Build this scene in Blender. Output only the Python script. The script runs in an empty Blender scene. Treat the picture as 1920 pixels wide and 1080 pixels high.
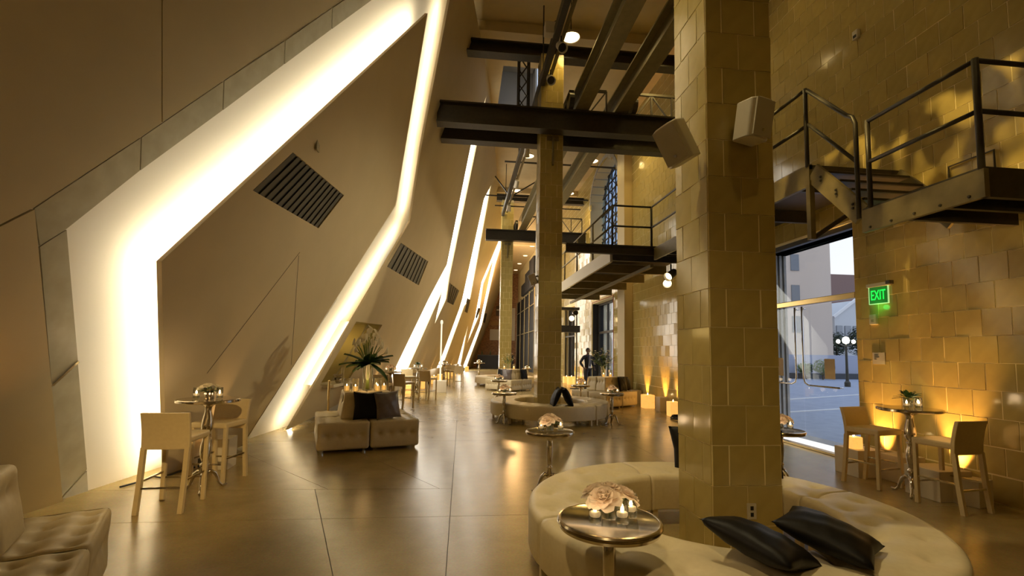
import bpy, bmesh, math, random
import numpy as np
from mathutils import Vector, Matrix
from mathutils.geometry import tessellate_polygon
random.seed(7)
PI = math.pi
C = bpy.context.scene
COL = C.collection
# ------------------------------------------------------------------ camera (frame 1920x1080)
F, CX, CY, H = 870., 960., 594., 1.6
VP, ROLL = (866., 660.), .017
_d = np.array([(VP[0]-CX)/F, -(VP[1]-CY)/F, 1.]); _d /= np.linalg.norm(_d)
_u = np.array([ROLL, 1., -(ROLL*_d[0]+_d[1])/_d[2]]); _u /= np.linalg.norm(_u)
_r = np.cross(_u, _d)
MW = np.stack([_r, _d, _u])                   # rows: world X, Y, Z in camera (right, up, forward)
cam = bpy.data.objects.new('camera', bpy.data.cameras.new('camera'))
COL.objects.link(cam)
cam.matrix_world = Matrix(((MW[0][0], MW[0][1], -MW[0][2], 0), (MW[1][0], MW[1][1], -MW[1][2], 0),
                           (MW[2][0], MW[2][1], -MW[2][2], H), (0, 0, 0, 1)))
cam.data.sensor_width = 36; cam.data.lens = F/1920*36
cam.data.shift_y = (CY-540)/1920; cam.data.clip_end = 400; cam.data.clip_start = .05
C.camera = cam
# ------------------------------------------------------------------ world, exposure
w = bpy.data.worlds.new('dusk_sky'); C.world = w; w.use_nodes = True
nt = w.node_tree; bg = nt.nodes['Background']
tc = nt.nodes.new('ShaderNodeTexCoord'); sp = nt.nodes.new('ShaderNodeSeparateXYZ'); rp = nt.nodes.new('ShaderNodeValToRGB')
nt.links.new(tc.outputs['Generated'], sp.inputs[0]); nt.links.new(sp.outputs['Z'], rp.inputs[0]); nt.links.new(rp.outputs[0], bg.inputs[0])
rp.color_ramp.elements[0].color = (1.0, .93, .88, 1); rp.color_ramp.elements[1].color = (.62, .74, 1, 1); rp.color_ramp.elements[1].position = .7
bg.inputs[1].default_value = 1.25
C.view_settings.view_transform = 'Standard'; C.view_settings.look = 'None'
C.view_settings.exposure = 0.0; C.view_settings.gamma = 1.0; C.view_settings.use_curve_mapping = False
try:
    C.cycles.use_denoising = True; C.cycles.max_bounces = 8; C.cycles.diffuse_bounces = 4; C.cycles.glossy_bounces = 4
    C.cycles.transparent_max_bounces = 24; C.cycles.sample_clamp_indirect = 6; C.cycles.caustics_reflective = False; C.cycles.caustics_refractive = False
except Exception: pass
WARM = (1., .69, .22); AMBER = (1., .50, .14); SOFT = (1., .80, .44)
def lamp(name, kind, loc, power, color=WARM, target=None, size=.1, cone=60, blend=.5):
    l = bpy.data.lights.new(name, kind); l.energy = power; l.color = color
    if kind == 'AREA': l.size = size
    else: l.shadow_soft_size = size
    if kind == 'SPOT': l.spot_size = math.radians(cone); l.spot_blend = blend
    o = bpy.data.objects.new(name, l); COL.objects.link(o); o.location = loc
    if target is not None: o.rotation_euler = (Vector(target)-Vector(loc)).to_track_quat('-Z', 'Y').to_euler()
    return o
# ------------------------------------------------------------------ measuring helpers
def ray(u, v): return MW @ np.array([(u-CX)/F, -(v-CY)/F, 1.])
def at(u, v, z=0.):                            # the point of the horizontal plane z that shows at (u, v)
    q = ray(u, v); t = (z-H)/q[2]; return Vector((q[0]*t, q[1]*t, z))
LEAN, LS, LX, LY = .33, .1096, -3.72, 5.8      # the leaning left wall: X = LX + LS (Y-LY) + LEAN Z + offset
def wallX(s, h, o=0.): return LX + LS*(s-LY) + LEAN*h + o
def onwall(u, v, o=0.):                        # wall coordinates (s, h) of a point of the left wall
    q = ray(u, v); t = (LX + o - LS*LY + LEAN*H)/(q[0]-LS*q[1]-LEAN*q[2]); return (q[1]*t, H+q[2]*t)
def proj(p):
    q = MW.T @ (np.array(p, float)-np.array([0, 0, H])); return (CX+F*q[0]/q[2], CY-F*q[1]/q[2], q[2])
# ------------------------------------------------------------------ materials
MATS = {}
def mat(name, col, rough=.5, metal=0., noise=None, bump=0., scale=40., emit=None, spec=.5, sheen=0., coat=0., var=0.):
    if name in MATS: return MATS[name]
    m = bpy.data.materials.new(name); m.use_nodes = True; t = m.node_tree; b = t.nodes['Principled BSDF']
    b.inputs['Base Color'].default_value = (*col, 1); b.inputs['Roughness'].default_value = rough; b.inputs['Metallic'].default_value = metal
    b.inputs['Specular IOR Level'].default_value = spec
    if coat: b.inputs['Coat Weight'].default_value = coat; b.inputs['Coat Roughness'].default_value = .1
    if sheen: b.inputs['Sheen Weight'].default_value = sheen
    if noise or bump:
        co = t.nodes.new('ShaderNodeTexCoord'); n = t.nodes.new('ShaderNodeTexNoise'); n.inputs['Scale'].default_value = scale; n.inputs['Detail'].default_value = 6
        t.links.new(co.outputs['Object'], n.inputs['Vector'])
        if noise:
            r = t.nodes.new('ShaderNodeValToRGB'); r.color_ramp.elements[0].position = .3; r.color_ramp.elements[1].position = .7
            r.color_ramp.elements[0].color = (*noise, 1); r.color_ramp.elements[1].color = (*col, 1)
            t.links.new(n.outputs['Fac'], r.inputs[0]); src = r.outputs[0]
            if var:
                oi = t.nodes.new('ShaderNodeObjectInfo'); hs = t.nodes.new('ShaderNodeHueSaturation'); mr = t.nodes.new('ShaderNodeMapRange')
                mr.inputs['To Min'].default_value = 1-var; mr.inputs['To Max'].default_value = 1+var
                t.links.new(oi.outputs['Random'], mr.inputs['Value']); t.links.new(mr.outputs[0], hs.inputs['Value']); t.links.new(src, hs.inputs['Color']); src = hs.outputs[0]
            t.links.new(src, b.inputs['Base Color'])
        if bump:
            bp = t.nodes.new('ShaderNodeBump'); bp.inputs['Strength'].default_value = bump; bp.inputs['Distance'].default_value = .01
            t.links.new(n.outputs['Fac'], bp.inputs['Height']); t.links.new(bp.outputs[0], b.inputs['Normal'])
    if emit: b.inputs['Emission Color'].default_value = (*emit[0], 1); b.inputs['Emission Strength'].default_value = emit[1]
    MATS[name] = m; return m
def glassmat(name, tint=(1, 1, 1), refl=.5):
    m = bpy.data.materials.new(name); m.use_nodes = True; t = m.node_tree; t.nodes.clear()
    o = t.nodes.new('ShaderNodeOutputMaterial'); mx = t.nodes.new('ShaderNodeMixShader'); tr = t.nodes.new('ShaderNodeBsdfTransparent'); g = t.nodes.new('ShaderNodeBsdfGlossy')
    lw = t.nodes.new('ShaderNodeLayerWeight'); lw.inputs[0].default_value = .22; mm = t.nodes.new('ShaderNodeMath'); mm.operation = 'MULTIPLY'; mm.inputs[1].default_value = refl
    g.inputs['Roughness'].default_value = .02; tr.inputs[0].default_value = (*tint, 1)
    t.links.new(lw.outputs['Fresnel'], mm.inputs[0]); t.links.new(mm.outputs[0], mx.inputs[0]); t.links.new(tr.outputs[0], mx.inputs[1]); t.links.new(g.outputs[0], mx.inputs[2]); t.links.new(mx.outputs[0], o.inputs[0])
    MATS[name] = m; return m
def emitmat(name, col, s):
    m = bpy.data.materials.new(name); m.use_nodes = True; t = m.node_tree; t.nodes.clear()
    o = t.nodes.new('ShaderNodeOutputMaterial'); e = t.nodes.new('ShaderNodeEmission'); e.inputs[0].default_value = (*col, 1); e.inputs[1].default_value = s
    t.links.new(e.outputs[0], o.inputs[0]); MATS[name] = m; return m
def brickmat():
    m = bpy.data.materials.new('red_brick'); m.use_nodes = True; t = m.node_tree; b = t.nodes['Principled BSDF']
    co = t.nodes.new('ShaderNodeTexCoord'); mp = t.nodes.new('ShaderNodeMapping'); mp.inputs['Rotation'].default_value = (PI/2, 0, 0)
    br = t.nodes.new('ShaderNodeTexBrick'); br.inputs['Scale'].default_value = 2.6; br.inputs['Color1'].default_value = (.42, .20, .09, 1); br.inputs['Color2'].default_value = (.20, .085, .04, 1)
    br.inputs['Mortar'].default_value = (.42, .34, .22, 1); br.inputs['Mortar Size'].default_value = .02
    t.links.new(co.outputs['Object'], mp.inputs[0]); t.links.new(mp.outputs[0], br.inputs['Vector']); t.links.new(br.outputs[0], b.inputs['Base Color']); b.inputs['Roughness'].default_value = .85
    MATS['red_brick'] = m; return m
def floormat():
    m = bpy.data.materials.new('polished_concrete'); m.use_nodes = True; t = m.node_tree; b = t.nodes['Principled BSDF']
    co = t.nodes.new('ShaderNodeTexCoord')
    n1 = t.nodes.new('ShaderNodeTexNoise'); n1.inputs['Scale'].default_value = 1.3; n1.inputs['Detail'].default_value = 8; n1.inputs['Roughness'].default_value = .65
    n2 = t.nodes.new('ShaderNodeTexNoise'); n2.inputs['Scale'].default_value = 55; n2.inputs['Detail'].default_value = 4
    for n in (n1, n2): t.links.new(co.outputs['Object'], n.inputs['Vector'])
    r = t.nodes.new('ShaderNodeValToRGB'); r.color_ramp.elements[0].position = .32; r.color_ramp.elements[1].position = .7
    r.color_ramp.elements[0].color = (.285, .212, .08, 1); r.color_ramp.elements[1].color = (.40, .302, .12, 1)
    t.links.new(n1.outputs['Fac'], r.inputs[0])
    mx = t.nodes.new('ShaderNodeMixRGB'); mx.blend_type = 'OVERLAY'; mx.inputs[0].default_value = .25
    t.links.new(r.outputs[0], mx.inputs[1]); t.links.new(n2.outputs['Color'], mx.inputs[2]); t.links.new(mx.outputs[0], b.inputs['Base Color'])
    rr = t.nodes.new('ShaderNodeMapRange'); rr.inputs['To Min'].default_value = .19; rr.inputs['To Max'].default_value = .29
    t.links.new(n1.outputs['Fac'], rr.inputs['Value']); t.links.new(rr.outputs[0], b.inputs['Roughness'])
    bp = t.nodes.new('ShaderNodeBump'); bp.inputs['Strength'].default_value = .02; bp.inputs['Distance'].default_value = .005
    t.links.new(n1.outputs['Fac'], bp.inputs['Height']); t.links.new(bp.outputs[0], b.inputs['Normal'])
    b.inputs['Specular IOR Level'].default_value = 1.0; b.inputs['IOR'].default_value = 1.62
    MATS['floor'] = m; return m
M_FLOOR = floormat(); M_BRICK = brickmat()
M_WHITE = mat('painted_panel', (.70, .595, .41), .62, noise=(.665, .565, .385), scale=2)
M_PROUD = mat('darker_panel', (.46, .37, .20), .65, noise=(.43, .345, .185), scale=2)  # darker tone than the main wall panels
M_BACK = mat('painted_backing', (.80, .76, .68), .65)
M_BAND = mat('dull_glass_band', (.40, .37, .28), .25, noise=(.34, .31, .23), scale=6)
M_JOINT = mat('dark_joint', (.05, .04, .03), .8)
M_TILE = mat('glazed_tile', (.50, .395, .135), .13, noise=(.45, .355, .117), scale=9, bump=.02, var=.06, spec=.65)
M_GROUT = mat('grout', (.90, .78, .44), .8)
M_CEIL = mat('ceiling_plaster', (.68, .56, .33), .8, noise=(.62, .51, .30), scale=3)
M_STEEL = mat('dark_steel', (.045, .038, .024), .45, noise=(.03, .025, .016), scale=14)
M_OLIVE = mat('olive_steel', (.24, .20, .095), .45, noise=(.19, .155, .07), scale=8)
M_CREAM = mat('cream_leather', (.76, .66, .44), .42, noise=(.71, .61, .40), scale=30, bump=.05)
M_STOOL = mat('tan_leather', (.72, .59, .35), .38, noise=(.68, .55, .32), scale=30, bump=.04)
M_SILVER = mat('antique_silver', (.66, .60, .48), .16, 1., noise=(.50, .44, .34), scale=12)
M_BLACK = mat('black_satin', (.006, .0055, .0055), .5, spec=.25)
M_GREYSATIN = mat('grey_satin', (.17, .135, .125), .32, noise=(.10, .08, .075), scale=9, sheen=.4)
M_DARK = mat('black_cloth', (.012, .011, .010), .8)
M_WHITEPLAS = mat('white_plastic', (.62, .57, .45), .4)
M_BOX = mat('white_box', (.74, .67, .54), .55)
M_WAX = mat('lit_wax', (.85, .60, .26), .5, noise=(.7, .42, .13), scale=9, emit=((1., .50, .11), .95))
M_WAXD = mat('candle_wax', (.9, .82, .66), .45, emit=((1., .62, .26), .55))
M_FLAME = emitmat('flame', (1., .72, .34), 24)
M_GLASS = glassmat('clear_glass', (.97, .98, .97), .55)
M_WATER = glassmat('water', (.90, .92, .88), .3)
M_PANE = glassmat('door_glass', (.93, .96, .97), .07)
M_PETAL = mat('blush_petal', (.92, .81, .69), .85, noise=(.88, .74, .60), scale=20, spec=.15)
M_PETALW = mat('cream_petal', (.86, .82, .66), .55)
for m_, k_ in ((M_PETAL, .35), (M_PETALW, .35)):
    t_ = m_.node_tree; o_ = t_.nodes['Material Output']; mx_ = t_.nodes.new('ShaderNodeMixShader'); mx_.inputs[0].default_value = k_; tl_ = t_.nodes.new('ShaderNodeBsdfTranslucent')
    tl_.inputs[0].default_value = (.95, .84, .66, 1); t_.links.new(t_.nodes['Principled BSDF'].outputs[0], mx_.inputs[1]); t_.links.new(tl_.outputs[0], mx_.inputs[2]); t_.links.new(mx_.outputs[0], o_.inputs[0])
M_LEAF = mat('leaf_green', (.06, .14, .03), .4, noise=(.035, .09, .02), scale=8)
M_STEM = mat('stem_green', (.20, .27, .06), .45)
M_CHROME = mat('chrome', (.75, .73, .70), .12, 1.)
M_BRASS = mat('brass', (.62, .45, .20), .25, 1.)
M_LED = emitmat('led_light', (1., .86, .59), 38)
M_LED2 = emitmat('led_light_dim', (1., .86, .59), 20)
M_LEDF = emitmat('led_light_far', (1., .91, .76), 5.5)
M_LAMPIN = emitmat('lamp_inside', (1., .74, .40), 5)
# ------------------------------------------------------------------ mesh builder
class MB:
    def __init__(s): s.v = []; s.f = []; s.m = []
    def add(s, vs, fs, mi=0):
        b = len(s.v); s.v += [tuple(v) for v in vs]; s.f += [tuple(b+i for i in f) for f in fs]; s.m += [mi]*len(fs); return s
    def box(s, c, d, rz=0., M=None, mi=0, taper=1.):
        vs = []
        for z in (-.5, .5):
            k = taper if z > 0 else 1
            for x, y in ((-.5, -.5), (.5, -.5), (.5, .5), (-.5, .5)): vs.append(Vector((x*d[0]*k, y*d[1]*k, z*d[2])))
        R = (M if M else Matrix.Rotation(rz, 3, 'Z'))
        vs = [R @ v + Vector(c) for v in vs]
        return s.add(vs, [(3, 2, 1, 0), (4, 5, 6, 7), (0, 1, 5, 4), (1, 2, 6, 5), (2, 3, 7, 6), (3, 0, 4, 7)], mi)
    def bar(s, a, b, wx, wy, up=(0, 0, 1), mi=0):
        a = Vector(a); b = Vector(b); d = (b-a); L = d.length; z = d.normalized(); u = Vector(up)
        if abs(z.dot(u)) > .98: u = Vector((1, 0, 0))
        x = u.cross(z).normalized(); y = z.cross(x)
        return s.box((a+b)/2, (wx, wy, L), M=Matrix((x, y, z)).transposed(), mi=mi)
    def ibeam(s, a, b, wd, ht, tf=.03, tw=.025):
        a = Vector(a); b = Vector(b); z = Vector((0, 0, 1))
        s.bar(a+z*(ht/2-tf/2), b+z*(ht/2-tf/2), wd, tf); s.bar(a-z*(ht/2-tf/2), b-z*(ht/2-tf/2), wd, tf); return s.bar(a, b, tw, ht-2*tf)
    def tube(s, path, r, n=8, cap=True, mi=0):
        P = [Vector(p) for p in path]; R = r if isinstance(r, (list, tuple)) else [r]*len(P)
        vs = []; prev = None
        for i, p in enumerate(P):
            t = ((P[min(i+1, len(P)-1)]-P[max(i-1, 0)])).normalized()
            if prev is None: x = t.orthogonal().normalized()
            else:
                x = (prev - t*prev.dot(t)); x = x.normalized() if x.length > 1e-6 else t.orthogonal().normalized()
            prev = x; y = t.cross(x)
            for k in range(n): a = 2*PI*k/n; vs.append(p+(x*math.cos(a)+y*math.sin(a))*R[i])
        fs = [(i*n+k, i*n+(k+1) % n, (i+1)*n+(k+1) % n, (i+1)*n+k) for i in range(len(P)-1) for k in range(n)]
        if cap: fs += [tuple(reversed(range(n))), tuple((len(P)-1)*n+k for k in range(n))]
        return s.add(vs, fs, mi)
    def lathe(s, prof, c=(0, 0, 0), n=24, mi=0, M=None, cap=True):
        vs = []; c = Vector(c)
        for r, z in prof:
            for k in range(n):
                a = 2*PI*k/n; q = Vector((r*math.cos(a), r*math.sin(a), z)); vs.append((M @ q if M else q)+c)
        fs = [(i*n+k, i*n+(k+1) % n, (i+1)*n+(k+1) % n, (i+1)*n+k) for i in range(len(prof)-1) for k in range(n)]
        if cap and prof[0][0] > 1e-4: fs.append(tuple(reversed(range(n))))
        if cap and prof[-1][0] > 1e-4: fs.append(tuple((len(prof)-1)*n+k for k in range(n)))
        return s.add(vs, fs, mi)
    def prism(s, poly, fn, d0, d1, mi=0):        # poly: 2-D outline, fn(a, b, depth) -> world
        n = len(poly); vs = [fn(a, b, d1) for a, b in poly]+[fn(a, b, d0) for a, b in poly]
        tri = tessellate_polygon([[Vector((a, b, 0)) for a, b in poly]])
        fs = [tuple(t) for t in tri]+[tuple(n+i for i in reversed(t)) for t in tri]+[(i, n+i, n+(i+1) % n, (i+1) % n) for i in range(n)]
        return s.add(vs, fs, mi)
    def grid(s, fn, nu, nv, mi=0, closeu=False):
        vs = [fn(i/nu, j/nv) for j in range(nv+1) for i in range(nu+(0 if closeu else 1))]
        W = nu if closeu else nu+1
        fs = [(j*W+i, j*W+(i+1) % W, (j+1)*W+(i+1) % W, (j+1)*W+i) for j in range(nv) for i in range(nu)]
        return s.add(vs, fs, mi)
    def mesh(s, name, mats, smooth=False, fix=True):
        me = bpy.data.meshes.new(name); me.from_pydata(s.v, [], s.f)
        for m in (mats if isinstance(mats, (list, tuple)) else [mats]): me.materials.append(m)
        if any(s.m): me.polygons.foreach_set('material_index', s.m)
        if fix:
            bm = bmesh.new(); bm.from_mesh(me); bmesh.ops.recalc_face_normals(bm, faces=bm.faces); bm.to_mesh(me); bm.free()
        if smooth: me.polygons.foreach_set('use_smooth', [True]*len(me.polygons))
        if smooth == 'auto': me.set_sharp_from_angle(angle=.6)
        me.update(); return me
    def build(s, name, mats, parent=None, smooth=False, bevel=0., fix=True, loc=None, rz=0.):
        o = put(name, s.mesh(name, mats, smooth, fix), parent)
        if loc is not None: o.location = loc
        if rz: o.rotation_euler = (0, 0, rz)
        if bevel:
            b = o.modifiers.new('bevel', 'BEVEL'); b.width = bevel; b.segments = 2; b.limit_method = 'ANGLE'; b.angle_limit = .7
        if smooth == 'auto': 
            pass
        return o
def put(name, me, parent=None, loc=None, rot=None):
    o = bpy.data.objects.new(name, me); COL.objects.link(o)
    if parent: o.parent = parent
    if loc is not None: o.location = loc
    if rot is not None: o.rotation_euler = rot
    return o
def tag(o, label=None, cat=None, group=None, kind=None):
    if label: o['label'] = label
    if cat: o['category'] = cat
    if group: o['group'] = group
    if kind: o['kind'] = kind
    return o
def thing(name, label, cat, loc=(0, 0, 0), rz=0., group=None):
    o = bpy.data.objects.new(name, None); COL.objects.link(o); o.location = loc; o.rotation_euler = (0, 0, rz); o.empty_display_size = .1
    return tag(o, label, cat, group)
def struct(name):
    o = bpy.data.objects.new(name, None); COL.objects.link(o); return tag(o, kind='structure')
def copy_tree(o, parent=None):
    c = o.copy(); COL.objects.link(c)
    if parent: c.parent = parent
    for ch in list(o.children): copy_tree(ch, c)
    return c
def dup(root, loc, rz, label, group=None):
    c = copy_tree(root); c.location = loc; c.rotation_euler = (0, 0, rz); c['label'] = label
    if group: c['group'] = group
    return c
# polygon tools in 2-D
def halfclip(poly, p, n, keep=1):                # part of a convex polygon with keep*(x-p).n >= 0
    out = []
    for i in range(len(poly)):
        a, b = poly[i], poly[(i+1) % len(poly)]
        da = keep*((a[0]-p[0])*n[0]+(a[1]-p[1])*n[1]); db = keep*((b[0]-p[0])*n[0]+(b[1]-p[1])*n[1])
        if da >= -1e-9: out.append(a)
        if (da > 1e-9 and db < -1e-9) or (da < -1e-9 and db > 1e-9):
            t = da/(da-db); out.append((a[0]+(b[0]-a[0])*t, a[1]+(b[1]-a[1])*t))
    return out if len(out) >= 3 and abs(area(out)) > 1e-6 else []
def area(p): return sum(p[i][0]*p[(i+1) % len(p)][1]-p[(i+1) % len(p)][0]*p[i][1] for i in range(len(p)))/2
def subtract(pieces, hole):                      # convex pieces minus a convex hole
    if area(hole) < 0: hole = hole[::-1]
    out = []
    for p in pieces:
        rest = p
        for i in range(len(hole)):
            a, b = hole[i], hole[(i+1) % len(hole)]; n = (b[1]-a[1], a[0]-b[0])      # outward
            o = halfclip(rest, a, n, 1)
            if o: out.append(o)
            rest = halfclip(rest, a, n, -1)
            if not rest: break
    return out
def tris(poly):
    t = tessellate_polygon([[Vector((a, b, 0)) for a, b in poly]]); out = []
    for q in t:
        p = [poly[i] for i in q]
        if area(p) < 0: p = p[::-1]
        if abs(area(p)) > 1e-7: out.append(p)
    return out
# ================================================================== STRUCTURE
CEIL, YN, YF, RX = 10.4, -3., 51., 6.05
# ---- floor: concrete slabs with saw-cut joints
fl = struct('floor')
MB().box(((RX-7)/2-.2, (YN+YF)/2, -.036), (RX+8, YF-YN, .06)).build('base', mat('floor_joint', (.07, .055, .03), .8), fl)
cells = [[(-7.2, YN), (RX+.02, YN), (RX+.02, YF), (-7.2, YF)]]
def cut(cells, p, n, test=lambda c: True):
    L = math.hypot(*n); n = (n[0]/L, n[1]/L); g = .0028; out = []
    for c in cells:
        m = (sum(q[0] for q in c)/len(c), sum(q[1] for q in c)/len(c))
        if not test(m): out.append(c); continue
        a = halfclip(c, (p[0]+n[0]*g, p[1]+n[1]*g), n, 1); b = halfclip(c, (p[0]-n[0]*g, p[1]-n[1]*g), n, -1)
        out += [x for x in (a, b) if x]
    return out
cells = cut(cells, (-.075, 0), (1, 0)); cells = cut(cells, (3.1, 0), (1, 0))
for y in (1.2, 4.7, 8.6, 12.2, 15.9, 19.6, 23.3, 27., 31., 35., 39., 43., 47.): cells = cut(cells, (0, y), (0, 1))
cells = cut(cells, (0, 5.62), (.03, 1), lambda m: m[0] < -.07 and 4.7 < m[1] < 8.6)
cells = cut(cells, (-.87, 3.54), (1.92, .69), lambda m: m[0] < -.07 and 1.2 < m[1] < 5.55)
cells = cut(cells, (-1.43, 5.6), (2.0, 1.81), lambda m: m[0] < -.07 and 5.6 < m[1] < 8.6)
cells = cut(cells, (-.3, 5.75), (1.47, .97), lambda m: -1.6 < m[0] < -.07 and 5.6 < m[1] < 8.6)
for c in cells: MB().prism(c, lambda a, b, d: (a, b, d), -.03, 0).build('slab', M_FLOOR, fl)
# ---- ceiling with a skylight well
ce = struct('ceiling')
sky_hole = [(1.05, 13.6), (2.35, 13.6), (2.35, 16.2), (1.05, 16.2)]
m = MB()
for c in subtract([[(-7.5, YN), (RX+.7, YN), (RX+.7, YF), (-7.5, YF)]], sky_hole): m.prism(c, lambda a, b, d: (a, b, d), CEIL, CEIL+.2)
m.build('plaster', M_CEIL, ce)
m = MB()
m.box((2.38, 14.9, CEIL+.25), (.06, 2.7, .1)).box((2.38, 14.9, CEIL+1.42), (.06, 2.7, .12)).box((2.38, 15.9, CEIL+.85), (.06, .7, 1.3)).box((1.02, 14.9, CEIL+.85), (.06, 2.7, 1.3))
for (x, y, dx, dy) in ((1.7, 13.57, 1.36, .06), (1.7, 16.23, 1.36, .06)): m.box((x, y, CEIL+.85), (dx, dy, 1.3))
m.box((1.72, 14.9, CEIL+1.5), (1.5, 2.8, .06))
m.build('skylight_well', mat('well_grey', (.42, .42, .42), .7), ce)
MB().box((2.38, 14.6, CEIL+.83), (.01, 1.9, 1.06)).build('skylight_pane', M_PANE, ce)
for y in (8.0, 11.85, 24.2, 36.): MB().box((2.4, y, CEIL-.14), (7.2, .3, .28)).build('plaster_drop_beam', M_CEIL, ce)
# ---- wall behind the camera and the brick end wall
wb = struct('wall_back'); MB().box((-.5, YN-.1, CEIL/2), (14, .2, CEIL)).build('plaster', M_CEIL, wb)
wf = struct('wall_far'); MB().box((2.5, YF+.1, CEIL/2), (12, .2, CEIL)).build('brickwork', M_BRICK, wf)
# ---- the leaning left wall
wl = struct('wall_left')
WP = lambda s, h, o: (wallX(s, h, o), s, h)
def clipwall(pcs):
    out = []
    for p in pcs:
        p = halfclip(p, (0, 0), (0, 1)); 
        if p: p = halfclip(p, (0, CEIL), (0, -1))
        if p: p = halfclip(p, (YN, 0), (1, 0))
        if p: p = halfclip(p, (YF, 0), (-1, 0))
        if p: out.append(p)
    return out
def wpanel(name, poly, o0, o1, m_, holes=(), label=None, parent=wl):
    pcs = clipwall(tris(poly))
    for h_ in holes: pcs = subtract(pcs, h_)
    b = MB()
    for p in pcs: b.prism(p, WP, o0, o1)
    o = b.build(name, m_, parent)
    if label: o['label'] = label
    return o
PX = lambda pts, o=0.: [onwall(u, v, o) for u, v in pts]
window_hole = PX([(668, 603), (717, 609), (646, 726), (600, 722)])
grilles = [[(550, 285), (645, 366), (597, 428), (474, 357)], [(752, 455), (803, 490), (785, 535), (726, 500)], [(843, 530), (861, 545), (850, 572), (838, 566)],
           [(877.5, 559), (882, 562.5), (876.7, 587.5), (871, 584)], [(897.5, 577), (901, 579), (894.7, 597.5), (892.7, 595)], [(909, 587), (913.7, 588), (910, 606.7), (906, 604)]]
gh = [PX(g) for g in grilles]
wpanel('backing', [(YN, 0), (YF, 0), (YF, CEIL), (YN, CEIL)], -.40, -.35, M_BACK, [window_hole])
T = lambda u, v: (onwall(u, v)[0], CEIL+.01)
eA = PX([(312, 894), (303, 490), (802, 25)])
eA2 = PX([(742, 385), (455, 836)])
# triangular joint fields on the first panel: the panel is cut along its two joint lines
wpanel('wall_panel', eA+eA2, -.05, 0, M_WHITE, [gh[0]])
eB = PX([(540, 806), (684, 560), (769, 415), (791, 271), (812, 160), (843, 0), (866, -120)])
rB = [(onwall(912, 180)[0], CEIL+.01)]+PX([(912, 180), (885, 262), (838, 496), (804, 560), (740, 693), (733, 707)])
wpanel('wall_panel', eB+rB, -.05, 0, M_WHITE, [window_hole, gh[1]])
lC = PX([(760, 703), (769, 682), (822, 562), (829, 547), (815, 608), (837, 560), (843, 519), (896, 262), (912, 180)])+[(onwall(912, 180)[0], CEIL+.01)]
rC = [(onwall(921, 347)[0], CEIL+.01)]+PX([(921, 347), (907.6, 373), (867, 560), (861, 580), (829, 667), (819, 690)])
wpanel('wall_panel', lC+rC, -.05, 0, M_WHITE, [gh[2]])
lD = PX([(828, 689), (835.5, 671), (871, 573), (882, 560), (919, 356), (921, 347)])+[(onwall(921, 347)[0], CEIL+.01)]
rD = [(onwall(938, 440)[0], CEIL+.01)]+PX([(938, 440), (934, 455), (903, 529), (891, 594), (876, 644), (864, 683), (878, 608), (858, 682)])
wpanel('wall_panel', lD+rD, -.05, 0, M_WHITE, [gh[3]])
rE = PX([(876, 644), (897.5, 594), (907, 531), (925, 487), (920, 510), (899, 608), (868, 688), (864, 683)])
wpanel('wall_panel', rE, -.05, 0, M_WHITE, [gh[4]])
lF = PX([(874, 690), (904, 608), (928, 500), (942, 455), (938, 440)])+[(onwall(938, 440)[0], CEIL+.01), (YF, CEIL+.01), (YF, 0)]
wpanel('wall_panel', lF, -.05, 0, M_WHITE, [gh[5]])
# luminous diffusers in the narrow slots
for k, sl in enumerate([[(912, 180), (885, 262), (838, 496), (804, 560), (740, 693), (733, 707), (762, 703), (770, 682), (823, 562), (829, 547), (843, 519), (896, 262)],
           [(829, 547), (815, 608), (837, 560), (843, 519)],
           [(921, 347), (907.6, 373), (867, 560), (861, 580), (829, 667), (819, 690), (828, 689), (835.5, 671), (871, 573), (882, 560), (919, 356)],
           [(878, 608), (858, 682), (864, 683)], [(938, 440), (934, 455), (903, 529), (891, 594), (876, 644), (897.5, 594), (907, 531), (925, 487), (942, 455)],
           [(925, 487), (920, 510), (899, 608), (868, 688), (874, 690), (904, 608), (928, 500), (942, 455)]]):
    p = PX(sl); cx = sum(a for a, b in p)/len(p); grow = .25 if k < 3 else .5
    lo = [(a-grow*.4, b) for a, b in p]; 
    wpanel('light_diffuser', [(a+(grow if i >= len(p)//2 else -grow*.3), b) for i, (a, b) in enumerate(p)], -.075-.004*k, -.055-.004*k, M_LEDF)
def led(edge, off, m_, wd=.06):
    for a, b in zip(edge[:-1], edge[1:]):
        d = Vector((b[0]-a[0], b[1]-a[1])); 
        if d.length < .2: continue
        d.normalize(); n = Vector((d.y, -d.x))
        q = [Vector(a)+n*off+d*.03, Vector(b)+n*off-d*.03, Vector(b)+n*(off+wd)-d*.03, Vector(a)+n*(off+wd)+d*.03]
        wpanel('led_bar', [tuple(x) for x in q], -.10, -.055, m_)
led(eA, .20, M_LED); led(eB[:-1], .20, M_LED2)
# the fluted blind panes (dark diamond windows)
M_SLAT = mat('dark_slat', (.05, .04, .024), .6); M_SLATD = mat('slat_gap', (.02, .017, .012), .7)
for k, q in enumerate(gh):
    wpanel('dark_window', q, -.05, -.03, M_SLATD)
    g = wl.children[-1] if False else [o for o in wl.children if o.name.startswith('dark_window')][-1]
    a, b, c, d = [Vector(x) for x in q]; n = (13, 9, 5, 4, 3, 3)[k]
    for i in range(n):
        t0, t1 = (i+.15)/n, (i+.8)/n
        p = [d.lerp(a, 0)+(c-d)*t0, d+(c-d)*t1, a+(b-a)*t1, a+(b-a)*t0]
        wpanel('slat', [tuple(x) for x in p], -.03, -.012, M_SLAT, parent=g)
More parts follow.
